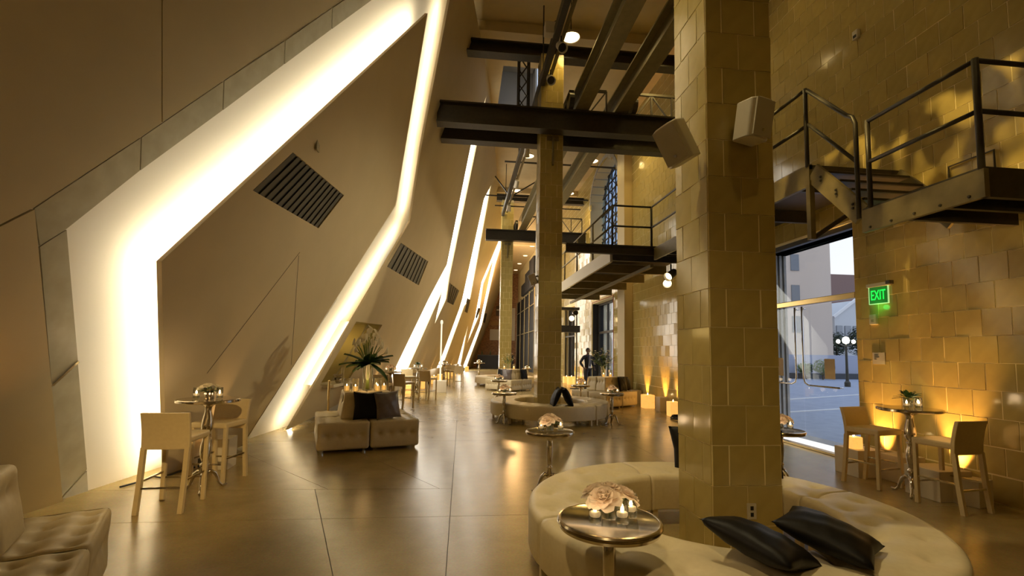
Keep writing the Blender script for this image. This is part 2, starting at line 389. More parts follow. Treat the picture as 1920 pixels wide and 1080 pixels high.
# joints on the first panel
for a, b in (((388, 700), (562, 473)), ((560, 479), (546, 684)), ((632, 560), (453, 836))):
    pa, pb = [Vector(onwall(*x)) for x in (a, b)]; d = (pb-pa).normalized(); n = Vector((d.y, -d.x))*.004
    wpanel('joint', [tuple(pa+n), tuple(pb+n), tuple(pb-n), tuple(pa-n)], .0005, .002, M_JOINT)
# the proud panels of the near left, and the band of dull panes along their edge
L0 = PX([(65, 390)], -.30)[0]
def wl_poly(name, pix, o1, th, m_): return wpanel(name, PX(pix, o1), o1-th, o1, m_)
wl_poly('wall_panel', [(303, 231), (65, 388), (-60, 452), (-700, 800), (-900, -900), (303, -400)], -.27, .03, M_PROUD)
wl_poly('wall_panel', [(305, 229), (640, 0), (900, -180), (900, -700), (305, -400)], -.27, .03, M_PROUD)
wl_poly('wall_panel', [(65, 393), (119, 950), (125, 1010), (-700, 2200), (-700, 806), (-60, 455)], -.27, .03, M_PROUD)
band = [[(65, 391), (264, 259), (262, 320), (125, 429), (75, 460)], [(266, 258), (419, 153), (417, 207), (264, 319)], [(421, 152), (534, 77), (532, 121), (419, 206)], [(536, 76), (622, 16), (621, 55), (534, 120)],
        [(624, 15), (760, -75), (800, -75), (623, 54)], [(75, 463), (125, 431), (146, 676), (97, 720)], [(97, 726), (146, 681), (163, 880), (117, 930)], [(118, 933), (163, 883), (166, 938), (119, 950)]]
for q in band: wl_poly('band_pane', q, -.335, .012, M_BAND)
for a, b in (((97, 723), (146, 678)),):
    pa, pb = [Vector(onwall(*x, -.33)) for x in (a, b)]; d = (pb-pa).normalized(); n = Vector((d.y, -d.x))*.012
    wpanel('metal_strip', [tuple(pa+n), tuple(pb+n), tuple(pb-n), tuple(pa-n)], -.33, -.32, M_CHROME)
# the counter window: reveal, back, sill
hp = window_hole; m = MB()
ml_ = MB()
for i in range(4):
    a, b = hp[i], hp[(i+1) % 4]
    (ml_ if i == 3 else m).add([WP(*a, 0), WP(*b, 0), WP(*b, -1.4), WP(*a, -1.4)], [(0, 1, 2, 3)])
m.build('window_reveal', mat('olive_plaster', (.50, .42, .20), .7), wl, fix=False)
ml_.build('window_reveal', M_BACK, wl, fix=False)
m = MB(); m.add([WP(*a, -1.4) for a in hp], [(0, 1, 2, 3)]); m.build('window_back', M_DARK, wl)
ss, sh = hp[3]; se = hp[2][0]
MB().box((wallX((ss+se)/2+.1, sh)-.02, (ss+se)/2+.1, sh-.03), (.5, se-ss-.1, .06), rz=-math.atan(LS)).build('sill', M_BOX, wl)
# small sensor plate
MB().box((wallX(*onwall(595, 273))+.005, *onwall(595, 273)), (.02, .12, .16)).build('sensor_plate', M_BAND, wl)
for y0 in ():
    pass
# ---- tiled right wall
wr = struct('wall_right')
D1 = (6.55, 9.1, 3.75); D2 = (18.15, 21.3, 3.95); D3 = (24.6, 27.4, 4.2)
AY, AW, AZ0, AZS, ATOP = 19.6, 2.0, 4.9, 8.6, 10.2
arch = [(AY-AW, AZ0), (AY+AW, AZ0), (AY+AW, AZS)]+[(AY+AW*math.cos(a), AZS+(ATOP-AZS)*math.sin(a)) for a in [PI*i/14 for i in range(1, 14)]]+[(AY-AW, AZS)]
rect = lambda y0, y1, z0, z1: [(y0, z0), (y1, z0), (y1, z1), (y0, z1)]
holes = [rect(D1[0], D1[1], -1, D1[2]), rect(D2[0], D2[1], -1, D2[2]), rect(D3[0], D3[1], -1, D3[2]), arch]
pcs = [rect(YN, YF, 0, CEIL)]
for h_ in holes: pcs = subtract(pcs, h_)
m = MB()
for p in pcs: m.prism(p, lambda a, b, d: (RX+d, a, b), .0, .75)
m.build('masonry', M_GROUT, wr)
TW, TH = .30, .315
_tm = {}
def tilemesh(wd, ht):
    k = (round(wd, 2), round(ht, 2))
    if k not in _tm:
        a, b, e = k[0]/2, k[1]/2, .0015; m = MB()
        m.add([(.0, -a, -b), (0, a, -b), (0, a, b), (0, -a, b), (-.0085, -a+e, -b+e), (-.0085, a-e, -b+e), (-.0085, a-e, b-e), (-.0085, -a+e, b-e)],
              [(7, 6, 5, 4), (0, 4, 5, 1), (1, 5, 6, 2), (2, 6, 7, 3), (3, 7, 4, 0)])
        _tm[k] = (m.mesh('tile', M_TILE, fix=False), m)
    return _tm[k]
cand = []
def clip1(y0, y1, z0, z1):
    for h0, h1, ht in ((D1[0], D1[1], D1[2]), (D2[0], D2[1], D2[2]), (D3[0], D3[1], D3[2])):
        if z0 < ht-.05 and y0 < h1 and y1 > h0:
            if y0 >= h0 and y1 <= h1: return None
            if y0 < h0: y1 = min(y1, h0-.01)
            else: y0 = max(y0, h1+.01)
    return (y0, y1) if y1-y0 > .04 else None
row = 0; z = 0.
while z < CEIL-.02:
    z1 = min(z+TH, CEIL); y = YN-(TW/2 if row % 2 else 0)
    while y < 38:
        r = clip1(y+.005, y+TW-.005, z, z1); yc = y+TW/2; zc = (z+z1)/2; y += TW
        if not r: continue
        if AY-AW-.1 < yc < AY+AW+.1 and AZ0 < zc < (AZS if abs(yc-AY) > AW else AZS+(ATOP-AZS)*math.sqrt(max(0, 1-((yc-AY)/AW)**2))): continue
        cand.append((r[0], r[1], z+.005, z1-.005))
    z = z1; row += 1
def vis(c):
    y, z = (c[0]+c[1])/2, (c[2]+c[3])/2
    if y < 3: return False
    u, v, d = proj((RX, y, z)); return 0 < u < 1935 and -15 < v < 1095 and not (1278 < u < 1462)
vt = sorted([c for c in cand if vis(c)], key=lambda c: c[0])[:290]; vset = set(vt)
rest = MB()
for c in cand:
    me, mm = tilemesh(c[1]-c[0], c[3]-c[2]); pos = (RX+.004, (c[0]+c[1])/2, (c[2]+c[3])/2)
    ry, rz = random.gauss(0, .006), random.gauss(0, .009)
    if c in vset: put('tile', me, wr, pos, (0, ry, rz))
    else:
        R = Matrix.Rotation(rz, 3, 'Z') @ Matrix.Rotation(ry, 3, 'Y'); rest.add([R @ Vector(v)+Vector(pos) for v in mm.v], mm.f)
tag(rest.build('tile_field', M_TILE, wr, fix=False), kind='stuff')
# pilaster of the right wall, arch voussoirs and door reveals
pl = MB().box((RX-.15, 16.4, CEIL/2), (.3, .75, CEIL)).build('pilaster', mat('pilaster_stone', (.60, .50, .30), .5), wr)
m = MB(); N = 26
for i in range(N):
    a0, a1 = PI*i/N+.008, PI*(i+1)/N-.008
    p = [(AY+(AW+k)*math.cos(a), AZS+(ATOP-AZS+k)*math.sin(a)) for k, a in ((0, a0), (.17, a0), (.17, a1), (0, a1))]
    m.prism(p, lambda a, b, d: (RX+d, a, b), -.025, .7)
tag(m.build('arch_stones', mat('arch_grey', (.42, .41, .38), .7), wr), kind='stuff')
# ---- door 1 (glass entrance) ------------------------------------------------
M_STONE = mat('grey_stone', (.36, .36, .35), .7, noise=(.30, .30, .30), scale=5)
d1 = struct('door_1'); y0, y1, ht = D1; ym = (y0+y1)/2; gx = RX+.10
fr = MB()
fr.box((gx, y0+.03, ht/2), (.09, .06, ht)).box((gx, y1-.03, ht/2), (.09, .06, ht)).box((gx, ym, ht-.04), (.09, y1-y0, .08))
fr.build('door_frame', M_STEEL, d1)
MB().box((gx, ym, 2.60), (.10, y1-y0-.12, .10)).build('header_rail', M_BRASS, d1, bevel=.01)
MB().box((gx, ym, .02), (.12, y1-y0, .04)).build('threshold', M_BRASS, d1)
MB().box((gx, ym, 3.12), (.012, y1-y0-.12, .92)).build('transom_pane', M_PANE, d1)
for a, b in ((y0+.42, ym-.012), (ym+.012, y1-.07)): MB().box((gx, (a+b)/2, 1.29), (.012, b-a, 2.48)).build('door_leaf', M_PANE, d1)
MB().box((gx, y0+.235, 1.29), (.012, .34, 2.48)).build('side_pane', M_PANE, d1)
for sg in (-1, 1):
    yy = ym+sg*.09; b = sg
    path = [(gx-.07, yy, 2.52), (gx-.07, yy, 1.25), (gx-.07, yy+b*.03, 1.16), (gx-.07, yy+b*.12, 1.12), (gx-.07, yy+b*.80, 1.12)]
    hd = MB().tube(path, .016).tube([(gx, yy, 2.48), (gx-.07, yy, 2.48)], .012).tube([(gx, yy+b*.78, 1.12), (gx-.07, yy+b*.78, 1.12)], .012).build('door_handle', M_CHROME, d1, smooth=True)
    n_ = MB().box((gx-.012, ym+sg*.62, 1.42), (.004, .22, .34)).build('paper_notice', mat('tan_paper', (.62, .48, .30), .7), d1)
tr1 = struct('trim_1')
MB().box((RX+.45, y1+.01, ht/2), (.62, .02, ht)).build('stone_reveal', M_STONE, tr1)
MB().box((RX+.45, y0-.01, ht/2), (.62, .02, ht)).build('stone_reveal', M_STONE, tr1)
MB().box((RX+.45, ym, ht+.01), (.62, y1-y0, .02)).build('stone_lintel', M_STONE, tr1)
for i in range(5): MB().box((RX+.32+i*.10, y1-.015, ht/2), (.05, .05, ht)).build('flute', M_STONE, tr1)
# ---- door 2 -----------------------------------------------------------------
d2 = struct('door_2'); y0, y1, ht = D2; gx = RX+.35
m = MB().box((gx, y0+.04, ht/2), (.1, .08, ht)).box((gx, y1-.04, ht/2), (.1, .08, ht)).box((gx, (y0+y1)/2, ht-.05), (.1, y1-y0, .1)).box((gx, (y0+y1)/2, 2.6), (.1, y1-y0, .1)).box((gx, (y0+y1)/2+.2, ht/2), (.1, .07, ht))
m.build('door_frame', M_STEEL, d2)
MB().box((gx, (y0+y1)/2, ht/2), (.012, y1-y0-.2, ht-.1)).build('door_pane', M_PANE, d2)
m = MB().tube([(RX-.005, y0-.02, 0), (RX-.005, y0-.02, ht+.05), (RX-.005, y1, ht+.05)], .02, 6); m.build('red_frame', mat('red_paint', (.35, .05, .03), .5), d2)
m = MB()
for i in range(9): m.box((gx+.16+.03*(i % 2), y1-.35-i*.13, ht/2), (.05, .11, ht))
m.build('white_drape', mat('pale_drape', (.75, .77, .80), .8), d2)
MB().box((RX+.35, y1-.02, ht/2), (.6, .04, ht)).build('dark_reveal', M_DARK, d2)
d3 = struct('door_3'); y0, y1, ht = D3
m = MB().box((RX+.4, (y0+y1)/2, ht/2), (.05, y1-y0, ht)); m.build('dark_backing', M_DARK, d3)
m = MB()
for k in range(4): m.box((RX+.12, y0+.05+k*(y1-y0-.1)/3, ht/2), (.06, .06, ht))
m.box((RX+.12, (y0+y1)/2, 2.6), (.06, y1-y0, .08)).build('door_frame', M_STEEL, d3)
# ---- arched window ----------------------------------------------------------
w1 = struct('window_1'); wx = RX+.62
MB().prism(arch, lambda a, b, d: (wx+d, a, b), 0, .012).build('window_pane', glassmat('blue_glass', (.62, .74, .88), .4), w1)
m = MB()
for i in range(1, 8):
    y = AY-AW+i*2*AW/8; zt = AZS+(ATOP-AZS)*math.sqrt(max(0, 1-((y-AY)/AW)**2)); m.box((wx-.03, y, (AZ0+zt)/2), (.05, .05, zt-AZ0))
for i in range(1, 13):
    z = AZ0+i*.42; hw = AW if z < AZS else AW*math.sqrt(max(0, 1-((z-AZS)/(ATOP-AZS))**2)); m.box((wx-.03, AY, z), (.05, 2*hw, .05))
for s_ in (-1, 1):
    for i in range(-6, 9):
        a = (AY-AW, AZ0+i*.7); b = (AY+AW, AZ0+i*.7+s_*3.0)
        if s_ < 0: b = (AY+AW, AZ0+i*.7-3.0+1.5); a = (AY-AW, AZ0+i*.7+1.5)
        # keep the part inside the rectangular field
        pts = [(a[0]+(b[0]-a[0])*t/20, a[1]+(b[1]-a[1])*t/20) for t in range(21)]
        ins = [p for p in pts if AZ0 < p[1] < (AZS+(ATOP-AZS)*math.sqrt(max(0, 1-((p[0]-AY)/AW)**2)))]
        if len(ins) > 2: m.bar((wx-.03, *ins[0]), (wx-.03, *ins[-1]), .03, .03)
m.build('lattice', M_STEEL, w1)
MB().box((RX+.4, AY, AZ0-.03), (.8, 2*AW, .06)).build('window_sill', M_STONE, w1)
# ================================================================== OUTSIDE
gd = struct('ground'); 
MB().box((60, 30, -.12), (105, 130, .1)).build('paving', mat('grey_paving', (.30, .33, .42), .8, noise=(.25, .28, .36), scale=3), gd)
for k, (a, b) in enumerate((((9, 13), (40, 24)), ((9, 15.5), (40, 30)))): MB().bar((*a, -.06), (*b, -.06), .12, .03).build('kerb_stone', mat('pale_kerb', (.6, .6, .62), .7), gd)
M_BEIGE = mat('beige_render', (.60, .50, .42), .8)
def building(name, label, pts, z1, m_, win=()):
    t = thing(name, label, 'building')
    MB().prism(pts, lambda a, b, d: (a, b, d), -.1, z1).build('wall', m_, t); return t
# view through the door: points along sight lines at given distances
def far(u, Y, z=0): q = ray(u, 640.); return Vector((q[0]/q[1]*Y, Y, z))
a = far(1430, 44); b = far(1562, 44)
bt = building('beige_building', 'tall blank beige building seen through the glass entrance', [(a.x, 44), (b.x, 44), (b.x+6, 62), (a.x, 62)], 22, M_BEIGE)
for k in range(5): MB().box((far(1494, 44).x, 43.98, 5+k*3.2), (.9, .12, 1.7)).build('window', mat('far_pane', (.16, .18, .21), .2), bt)
a = far(1545, 70); b = far(1680, 70)
building('brown_building', 'low brown building behind the beige one outside', [(a.x, 70), (b.x, 70), (b.x, 84), (a.x, 84)], 15.5, mat('brown_render', (.22, .14, .125), .8))
a = far(1566, 56); b = far(1660, 56)
cs = thing('conservatory', 'white gabled glasshouse between the buildings outside', 'building')
MB().prism([(a.x, 0), (b.x, 0), (b.x, 6.6), ((a.x+b.x)/2-.6, 9.3), (a.x, 7.0)], lambda x, z, d: (x, 56+d, z), 0, 8).build('wall', mat('pale_wall', (.62, .64, .66), .7), cs)
for i in range(6):
    x = a.x+(b.x-a.x)*(i+.5)/6; MB().box((x, 55.9, 4.6), (.85, .08, 2.6)).build('window', mat('far_glass', (.30, .33, .37), .2), cs)
MB().bar((a.x-.3, 55.8, 7.0), ((a.x+b.x)/2-.6, 55.8, 9.4), .3, .3).bar(((a.x+b.x)/2-.6, 55.8, 9.4), (b.x+.3, 55.8, 6.6), .3, .3).build('gable_trim', mat('white_trim', (.8, .8, .8), .6), cs)
a = far(1420, 35); b = far(1720, 35)
pw = thing('parapet_wall', 'long low blue-grey wall across the plaza outside', 'wall')
MB().box(((a.x+b.x)/2, 35.2, .9), (b.x-a.x, .3, 1.9)).build('wall', mat('blue_wall', (.36, .39, .50), .8), pw)
MB().box(((a.x+b.x)/2, 34.9, .16), (b.x-a.x, .4, .42)).build('plinth', mat('dark_plinth', (.06, .065, .075), .8), pw)
def leafball(m, c, r, n, size, rnd):
    for _ in range(n):
        v = Vector((rnd.gauss(0, 1), rnd.gauss(0, 1), rnd.gauss(0, 1))).normalized()*rnd.uniform(.55, 1)
        p = Vector(c)+Vector((v.x*r[0], v.y*r[1], v.z*r[2])); x = v.orthogonal().normalized()*size; y = v.cross(x).normalized()*size
        a_ = rnd.uniform(0, 6); x, y = x*math.cos(a_)+y*math.sin(a_), y*math.cos(a_)-x*math.sin(a_)
        m.add([p-x*.9, p+y*.5, p+x*.9, p-y*.5], [(0, 1, 2, 3)])
rnd = random.Random(3)
for k, (u, Y, r, lab) in enumerate(((1508, 34, .7, 'round green shrub left of the lamp post outside the entrance'), (1541, 33.4, .9, 'larger green shrub nearest the paper notice outside'))):
    t = thing('shrub', lab, 'shrub', group='shrubs at the plaza wall'); p = far(u, Y); m = MB(); leafball(m, (p.x, p.y, .35+r*.6), (r, r*.7, r*.75), 260, .14, rnd); m.build('foliage', M_LEAF, t, fix=False)
    MB().tube([(p.x, p.y, -.06), (p.x, p.y, .5)], .06).build('stem', mat('bark', (.10, .07, .045), .8), t)
for k, (u, Y, hh) in enumerate(((1568, 50, 4.9), (1608, 52, 5.6))):
    t = thing('tree', ('dark tree behind the plaza lamp post, left one' if k == 0 else 'dark tree behind the plaza lamp post, right one'), 'tree', group='trees on the plaza'); p = far(u, Y); m = MB(); leafball(m, (p.x, p.y, hh*.66), (1.4, 1.3, hh*.34), 600, .2, rnd); m.build('foliage', mat('dark_leaf', (.035, .05, .025), .6), t, fix=False)
    MB().tube([(p.x, p.y, -.06), (p.x, p.y, hh*.6)], .1).build('trunk', MATS['bark'], t)
p = far(1586, 25.5)
lp = thing('lamp_post', 'dark plaza lamp post with three glowing globes outside', 'lamp', (p.x, p.y, -.07))
MB().lathe([(.16, 0), (.16, .25), (.09, .35), (.07, 1.2), (.06, 2.4), (.03, 2.5)], n=12).tube([(-.5, 0, 2.55), (0, 0, 2.35), (.5, 0, 2.55)], .03).build('post', M_STEEL, lp)
for x, z, r in ((-.5, 2.68, .11), (0, 2.75, .2), (.5, 2.68, .11)): MB().lathe([(.02, -r*1.1), (r*.8, -r*.7), (r, 0), (r*.75, r*.8), (.02, r*1.15)], (x, 0, z), 12).build('globe', emitmat('globe', (1., .86, .66), 6) if 'globe' not in MATS else MATS['globe'], lp, smooth=True)
# ================================================================== COLUMNS
def column(label, x0, x1, y0, y1, zi, faces=('front', 'left'), off=0, top=CEIL):
    t = thing('tiled_column', label, 'column', ((x0+x1)/2, (y0+y1)/2, 0), 0, 'tiled columns along the hall')
    wx, wy = (x1-x0)/2, (y1-y0)/2
    MB().box((0, 0, top/2), (2*wx-.0005, 2*wy-.0005, top)).build('core', M_GROUT, t)
    rest = MB(); z = 0.; row = off; g = .0045
    def place(face, a, b, z0, z1):
        wd, ht = b-a-2*g, z1-z0-2*g; me, mm = tilemesh(wd, ht); c = (a+b)/2; zc = (z0+z1)/2
        rz = {'left': 0, 'front': PI/2, 'right': PI, 'back': -PI/2}[face]
        p = {'left': (-wx+.004, -c, zc), 'front': (c, -wy+.004, zc), 'right': (wx-.004, c, zc), 'back': (-c, wy-.004, zc)}[face]
        jz, jy = random.gauss(0, .008), random.gauss(0, .006)
        if face in faces and z0 < zi: put('tile', me, t, p, (0, jy, rz+jz))
        else:
            R = Matrix.Rotation(rz+jz, 3, 'Z') @ Matrix.Rotation(jy, 3, 'Y'); rest.add([R @ Vector(v)+Vector(p) for v in mm.v], mm.f)
    while z < top-.03:
        z1 = min(z+.305, top)
        for face, wdt in (('left', wy), ('front', wx), ('right', wy), ('back', wx)):
            cuts = [-wdt, 0, wdt] if row % 2 else [-wdt, -.145, .145, wdt]
            for a, b in zip(cuts[:-1], cuts[1:]): place(face, a, b, z, z1)
        z = z1; row += 1
    tag(rest.build('tile_field', M_TILE, t, fix=False), kind='stuff')
    return t
c1 = column('big cream tiled column standing inside the nearest ring seat', 1.93, 2.50, 3.45, 4.0, 5.3)
c2 = column('cream tiled column in the middle distance, inside the second ring seat', 1.83, 2.40, 11.13, 11.68, 9.3, top=9.22)
c3 = column('farthest slim tiled column, beyond the grey lounge seats', 1.83, 2.40, 22.6, 23.15, 0, top=9.22)
ol = thing('wall_outlet', 'small pale power outlet low on the nearest tiled column', 'outlet', (2.24, 3.45, .42))
MB().box((0, -.006, 0), (.075, .012, .12)).build('plate', M_WHITEPLAS, ol, bevel=.003)
for s in (-1, 1): MB().box((0, -.013, s*.024), (.024, .004, .03)).build('socket', M_DARK, ol)
# ================================================================== STEEL
def beam(name, label, a, b, wd, ht, m_=M_STEEL, cat='beam', group=None):
    t = thing(name, label, cat, a, 0, group); A = Vector(a); B = Vector(b)-A; z = Vector((0, 0, 1)); O = Vector((0, 0, 0))
    MB().bar(O, B, .03, ht-.06, z).build('web', m_, t) if abs(B.normalized().z) < .9 else None
    MB().bar(z*(ht/2-.02), B+z*(ht/2-.02), wd, .04).build('flange', m_, t)
    MB().bar(-z*(ht/2-.02), B-z*(ht/2-.02), wd, .04).build('flange', m_, t)
    return t
def hbeam(y): return y
z1 = 7.12
b1 = beam('steel_beam', 'deep dark steel cross beam in front of the middle column, under the crane rails', (-.74, 10.92, 7.33), (RX-.02, 10.92, 7.33), .30, .54)
b2 = beam('steel_beam', 'dark steel cross beam just behind the middle column, parallel to the front one', (-.68, 11.88, 7.33), (RX-.02, 11.88, 7.33), .30, .46)
b3 = beam('steel_beam', 'dark steel beam across the top of the middle column, under the ceiling', (-.13, 11.4, 9.40), (RX-.02, 11.4, 9.40), .30, .34)
b4 = beam('steel_beam', 'far dark cross beam in front of the farthest column', (1.02, 22.4, 7.36), (RX-.02, 22.4, 7.36), .30, .54)
b5 = beam('steel_beam', 'far dark beam across the top of the farthest column', (1.56, 22.87, 9.40), (RX-.02, 22.87, 9.40), .30, .34)
for yy, zz, xx, tt in ((10.90, 7.05, 2.14, 'middle'), (22.36, 7.05, 2.12, 'farthest')):
    t = thing('bracket', f'narrow steel bracket under the cross beam on the {tt} column', 'bracket', (xx, yy+.18, zz-.7))
    MB().box((0, 0, .3), (.04, .10, .72), taper=1.0).build('plate', M_OLIVE, t); MB().box((0, .04, .64), (.3, .03, .12)).build('flange', M_OLIVE, t)
r1 = beam('crane_rail', 'left long olive crane rail running down the hall under the ceiling', (2.82, 4.2, 7.93), (2.82, 22.6, 7.93), .34, .55, M_OLIVE, 'beam', 'crane rails')
r2 = beam('crane_rail', 'right long olive crane rail nearer the tiled wall', (3.82, 4.2, 7.93), (3.82, 22.6, 7.93), .34, .55, M_OLIVE, 'beam', 'crane rails')
for y, lab in ((10.92, 'dark crane trolley with wheels and lattice on the nearer cross beam'), (22.4, 'far dark crane trolley with wheels and lattice on the far cross beam')):
    t = thing('crane_trolley', lab, 'crane', (3.32, y, 7.61 if y < 20 else 7.64))
    for sx in (-.80, .80):
        MB().box((sx, .3, .36), (.12, 1.0, .18)).build('end_truck', M_STEEL, t)
        for yy in (-.1, .7):
            R = Matrix.Rotation(PI/2, 3, 'Y'); MB().lathe([(.05, -.06), (.2, -.06), (.2, .06), (.05, .06)], (sx, yy, .21), 16, M=R).build('wheel', M_STEEL, t)
    for x0_, n_ in ((-.28, 1), (.95, 3)):
        w_ = .56
        for zz in (.1, .86): MB().bar((x0_, .45, zz), (x0_+w_*n_, .45, zz), .06, .06).build('chord', M_STEEL, t)
        for i in range(n_+1):
            x = x0_+i*w_; o = MB().bar((x, .45, .1), (x, .45, .86), .04, .04)
            if i < n_: o.bar((x, .45, .86 if i % 2 else .1), (x+w_, .45, .1 if i % 2 else .86), .035, .035)
            o.build('lattice_bar', M_STEEL, t)
# lighting track with spot heads, tie rods
tk = thing('lighting_track', 'long dark lighting track with a conduit hanging left of the crane rails', 'track', (1.85, 5., 8.45))
MB().bar((0, 0, 0), (0, 17.5, 0), .13, .2).build('rail', M_STEEL, tk); MB().bar((.2, 0, .12), (.2, 17.5, .12), .07, .07).build('conduit', M_OLIVE, tk)
for y in (1, 6, 11, 16): MB().bar((0, y, .1), (0, y, CEIL-8.45), .03, .03).build('hanger', M_STEEL, tk)
def spotlight(label, loc, target, group='track spotlights', m_=M_WHITEPLAS, sz=1., lit=None):
    t = thing('spotlight', label, 'spotlight', loc, 0, group)
    D = (Vector(target)-Vector(loc)).normalized(); R = D.to_track_quat('Z', 'Y').to_matrix()
    MB().lathe([(.05*sz, -.16*sz), (.085*sz, -.14*sz), (.09*sz, .05*sz), (.11*sz, .14*sz), (.10*sz, .14*sz), (.08*sz, .04*sz)], (0, 0, 0), 16, M=R).build('housing', m_, t, smooth=False)
    l = MB().lathe([(.0, .075*sz), (.09*sz, .08*sz)], (0, 0, 0), 16, M=R).build('lens', lit or mat('lens_dark', (.02, .02, .025), .1), t)
    MB().tube([(0, 0, 0), (0, 0, .13*sz), (0, 0, .24*sz)], .018*sz, 6).build('yoke', M_STEEL, t)
    return t
for k, (y, tx, ty, lab) in enumerate(((9.3, 3, 3, 'white track spotlight nearest the ceiling lamp'), (10.5, 1.9, 4, 'white track spotlight above the middle cross beam'), (14.6, 2, 20, 'small track spotlight under the far half of the track'), (17.5, 1, 22, 'small track spotlight second along the far half'), (20.5, 2, 26, 'small track spotlight at the far end of the track'))):
    spotlight(lab, (1.95, y, 8.15), (tx, ty, 2))
t = thing('flood_lamp', 'pale box shaped flood lamp clamped to the lighting track near the ceiling', 'lamp', (1.72, 9.35, 8.55)); MB().box((0, 0, 0), (.26, .2, .26)).build('housing', M_WHITEPLAS, t, bevel=.02); MB().tube([(.0, 0, .12), (.12, 0, .2)], .02).build('clamp', M_STEEL, t)
for y, lab in ((15.2, 'thin tie rods crossing under the ceiling beyond the middle column'), (20.4, 'thin tie rods crossing farther under the ceiling')):
    t = thing('tie_rods', lab, 'bracing', (1.9, y, 8.65))
    for a, b in (((-1.0, 0, 0), (3.7, 0, 0)), ((-.6, 0, .9), (.1, 0, -.02)), ((1.5, 0, .9), (.1, 0, -.02)), ((-.5, 1.4, 0), (3.7, 1.4, 0))): MB().bar(a, b, .05, .05).build('rod', M_STEEL, t)
t = thing('lattice_mast', 'dark steel lattice mast beside the middle column under the skylight', 'mast', (1.41, 12.4, 7.6))
for x_ in (0, .28):
    for y_ in (0, .28): MB().bar((x_, y_, 0), (x_, y_, 2.6), .05, .05).build('chord', M_STEEL, t)
for i in range(6):
    MB().bar((0, 0, i*.43), (.28, 0, i*.43+.43), .03, .03).build('lattice_bar', M_STEEL, t); MB().bar((0, .28, i*.43+.43), (.28, .28, i*.43), .03, .03).build('lattice_bar', M_STEEL, t)
MB().box((.14, .14, .02), (.4, .4, .04)).build('base', M_STEEL, t)
# pendant lamps
def pendant():
    t = thing('pendant_lamp', 'x', 'lamp', (0, 0, 0), 0, 'dome pendant lamps')
    MB().lathe([(.03, .20), (.05, .16), (.10, .12), (.20, .06), (.235, 0), (.225, 0), (.19, .05), (.09, .105), (.0, .13)], n=24).build('shade', mat('enamel', (.75, .68, .52), .4), t, smooth=True)
    MB().lathe([(.0, .012), (.21, .02)], n=20).build('diffuser', M_LAMPIN, t)
    MB().tube([(0, 0, .2), (0, 0, CEIL-9.42)], .012, 6).build('stem', M_STEEL, t)
    return t
P0 = pendant(); first = True
PL = [(2.5, 10.75, 'dome lamp nearest the frame top, left of the crane rails'), (2.45, 17.8, 'dome lamp just left of the middle column'), (2.45, 21.8, 'dome lamp lowest left of the middle column'),
      (5.1, 17.9, 'dome lamp right of the middle column, the upper one'), (5.05, 21.8, 'dome lamp right of the middle column, the lower one'),
      (2.5, 14.3, 'dome lamp hidden behind the middle column'), (5.1, 14.3, 'dome lamp behind the right cross beam')]
for x, y, lab in PL:
    if first: P0.location = (x, y, 9.42); P0['label'] = lab+', glowing under the ceiling'; first = False
    else: dup(P0, (x, y, 9.42), 0, lab+', glowing under the ceiling')
for k, (u, v) in enumerate(((998, 461), (985, 479), (974, 494), (967, 506))):
    q = ray(u, v); tt = (CEIL-.01-H)/q[2]
    t = thing('downlight', ('nearest', 'second', 'third', 'farthest')[k]+' small round downlight in the orange lit far ceiling', 'downlight', (q[0]*tt, q[1]*tt, CEIL-.02), 0, 'downlights in the far ceiling')
    MB().lathe([(.20, -.02), (.26, -.02), (.26, .02)], n=16, cap=False).build('ring', M_WHITEPLAS, t); MB().lathe([(0, -.005), (.22, -.01)], n=16).build('lens', M_LAMPIN, t)
# speakers
def speaker(label, loc, rot, s=1.):
    t = thing('wall_speaker', label, 'speaker', loc, 0, 'white wall speakers'); t.rotation_euler = rot
    m = MB(); m.prism([(-.11, -.10), (-.11, .06), (-.07, .10), (.07, .10), (.11, .06), (.11, -.10)], lambda a, b, d: (a*s, -b*s, d*s), -.165, .165)
    m.build('cabinet', M_WHITEPLAS, t, bevel=.012)
    MB().box((0, -.102*s, 0), (.19*s, .012, .30*s)).build('grille', mat('speaker_grille', (.50, .45, .33), .6), t)
    MB().lathe([(0, 0), (.012, .0), (.012, .006), (0, .006)], (0, -.108*s, -.10*s), 10, M=Matrix.Rotation(PI/2, 3, 'X')).build('badge', M_CHROME, t)
    return t
sp1 = speaker('white speaker on the left face of the nearest column, tilted down', (1.70, 3.52, 3.33), (math.radians(24), math.radians(-14), math.radians(-58)))
MB().tube([(.0, .10, .02), (.02, .20, .06)], .02).build('bracket', M_STEEL, sp1)
sp2 = speaker('beige speaker on the dark front face of the nearest column', (2.23, 3.29, 3.44), (math.radians(8), math.radians(3), math.radians(14)), .93)
MB().tube([(.0, .10, 0), (0, .16, .02)], .02).build('bracket', M_STEEL, sp2)
sp3 = speaker('far white speaker on the left side of the middle column', (1.70, 11.25, 3.42), (math.radians(14), math.radians(-20), math.radians(-20)), .80)
MB().tube([(.0, .10, .02), (.12, .16, .04)], .02).build('bracket', M_STEEL, sp3)
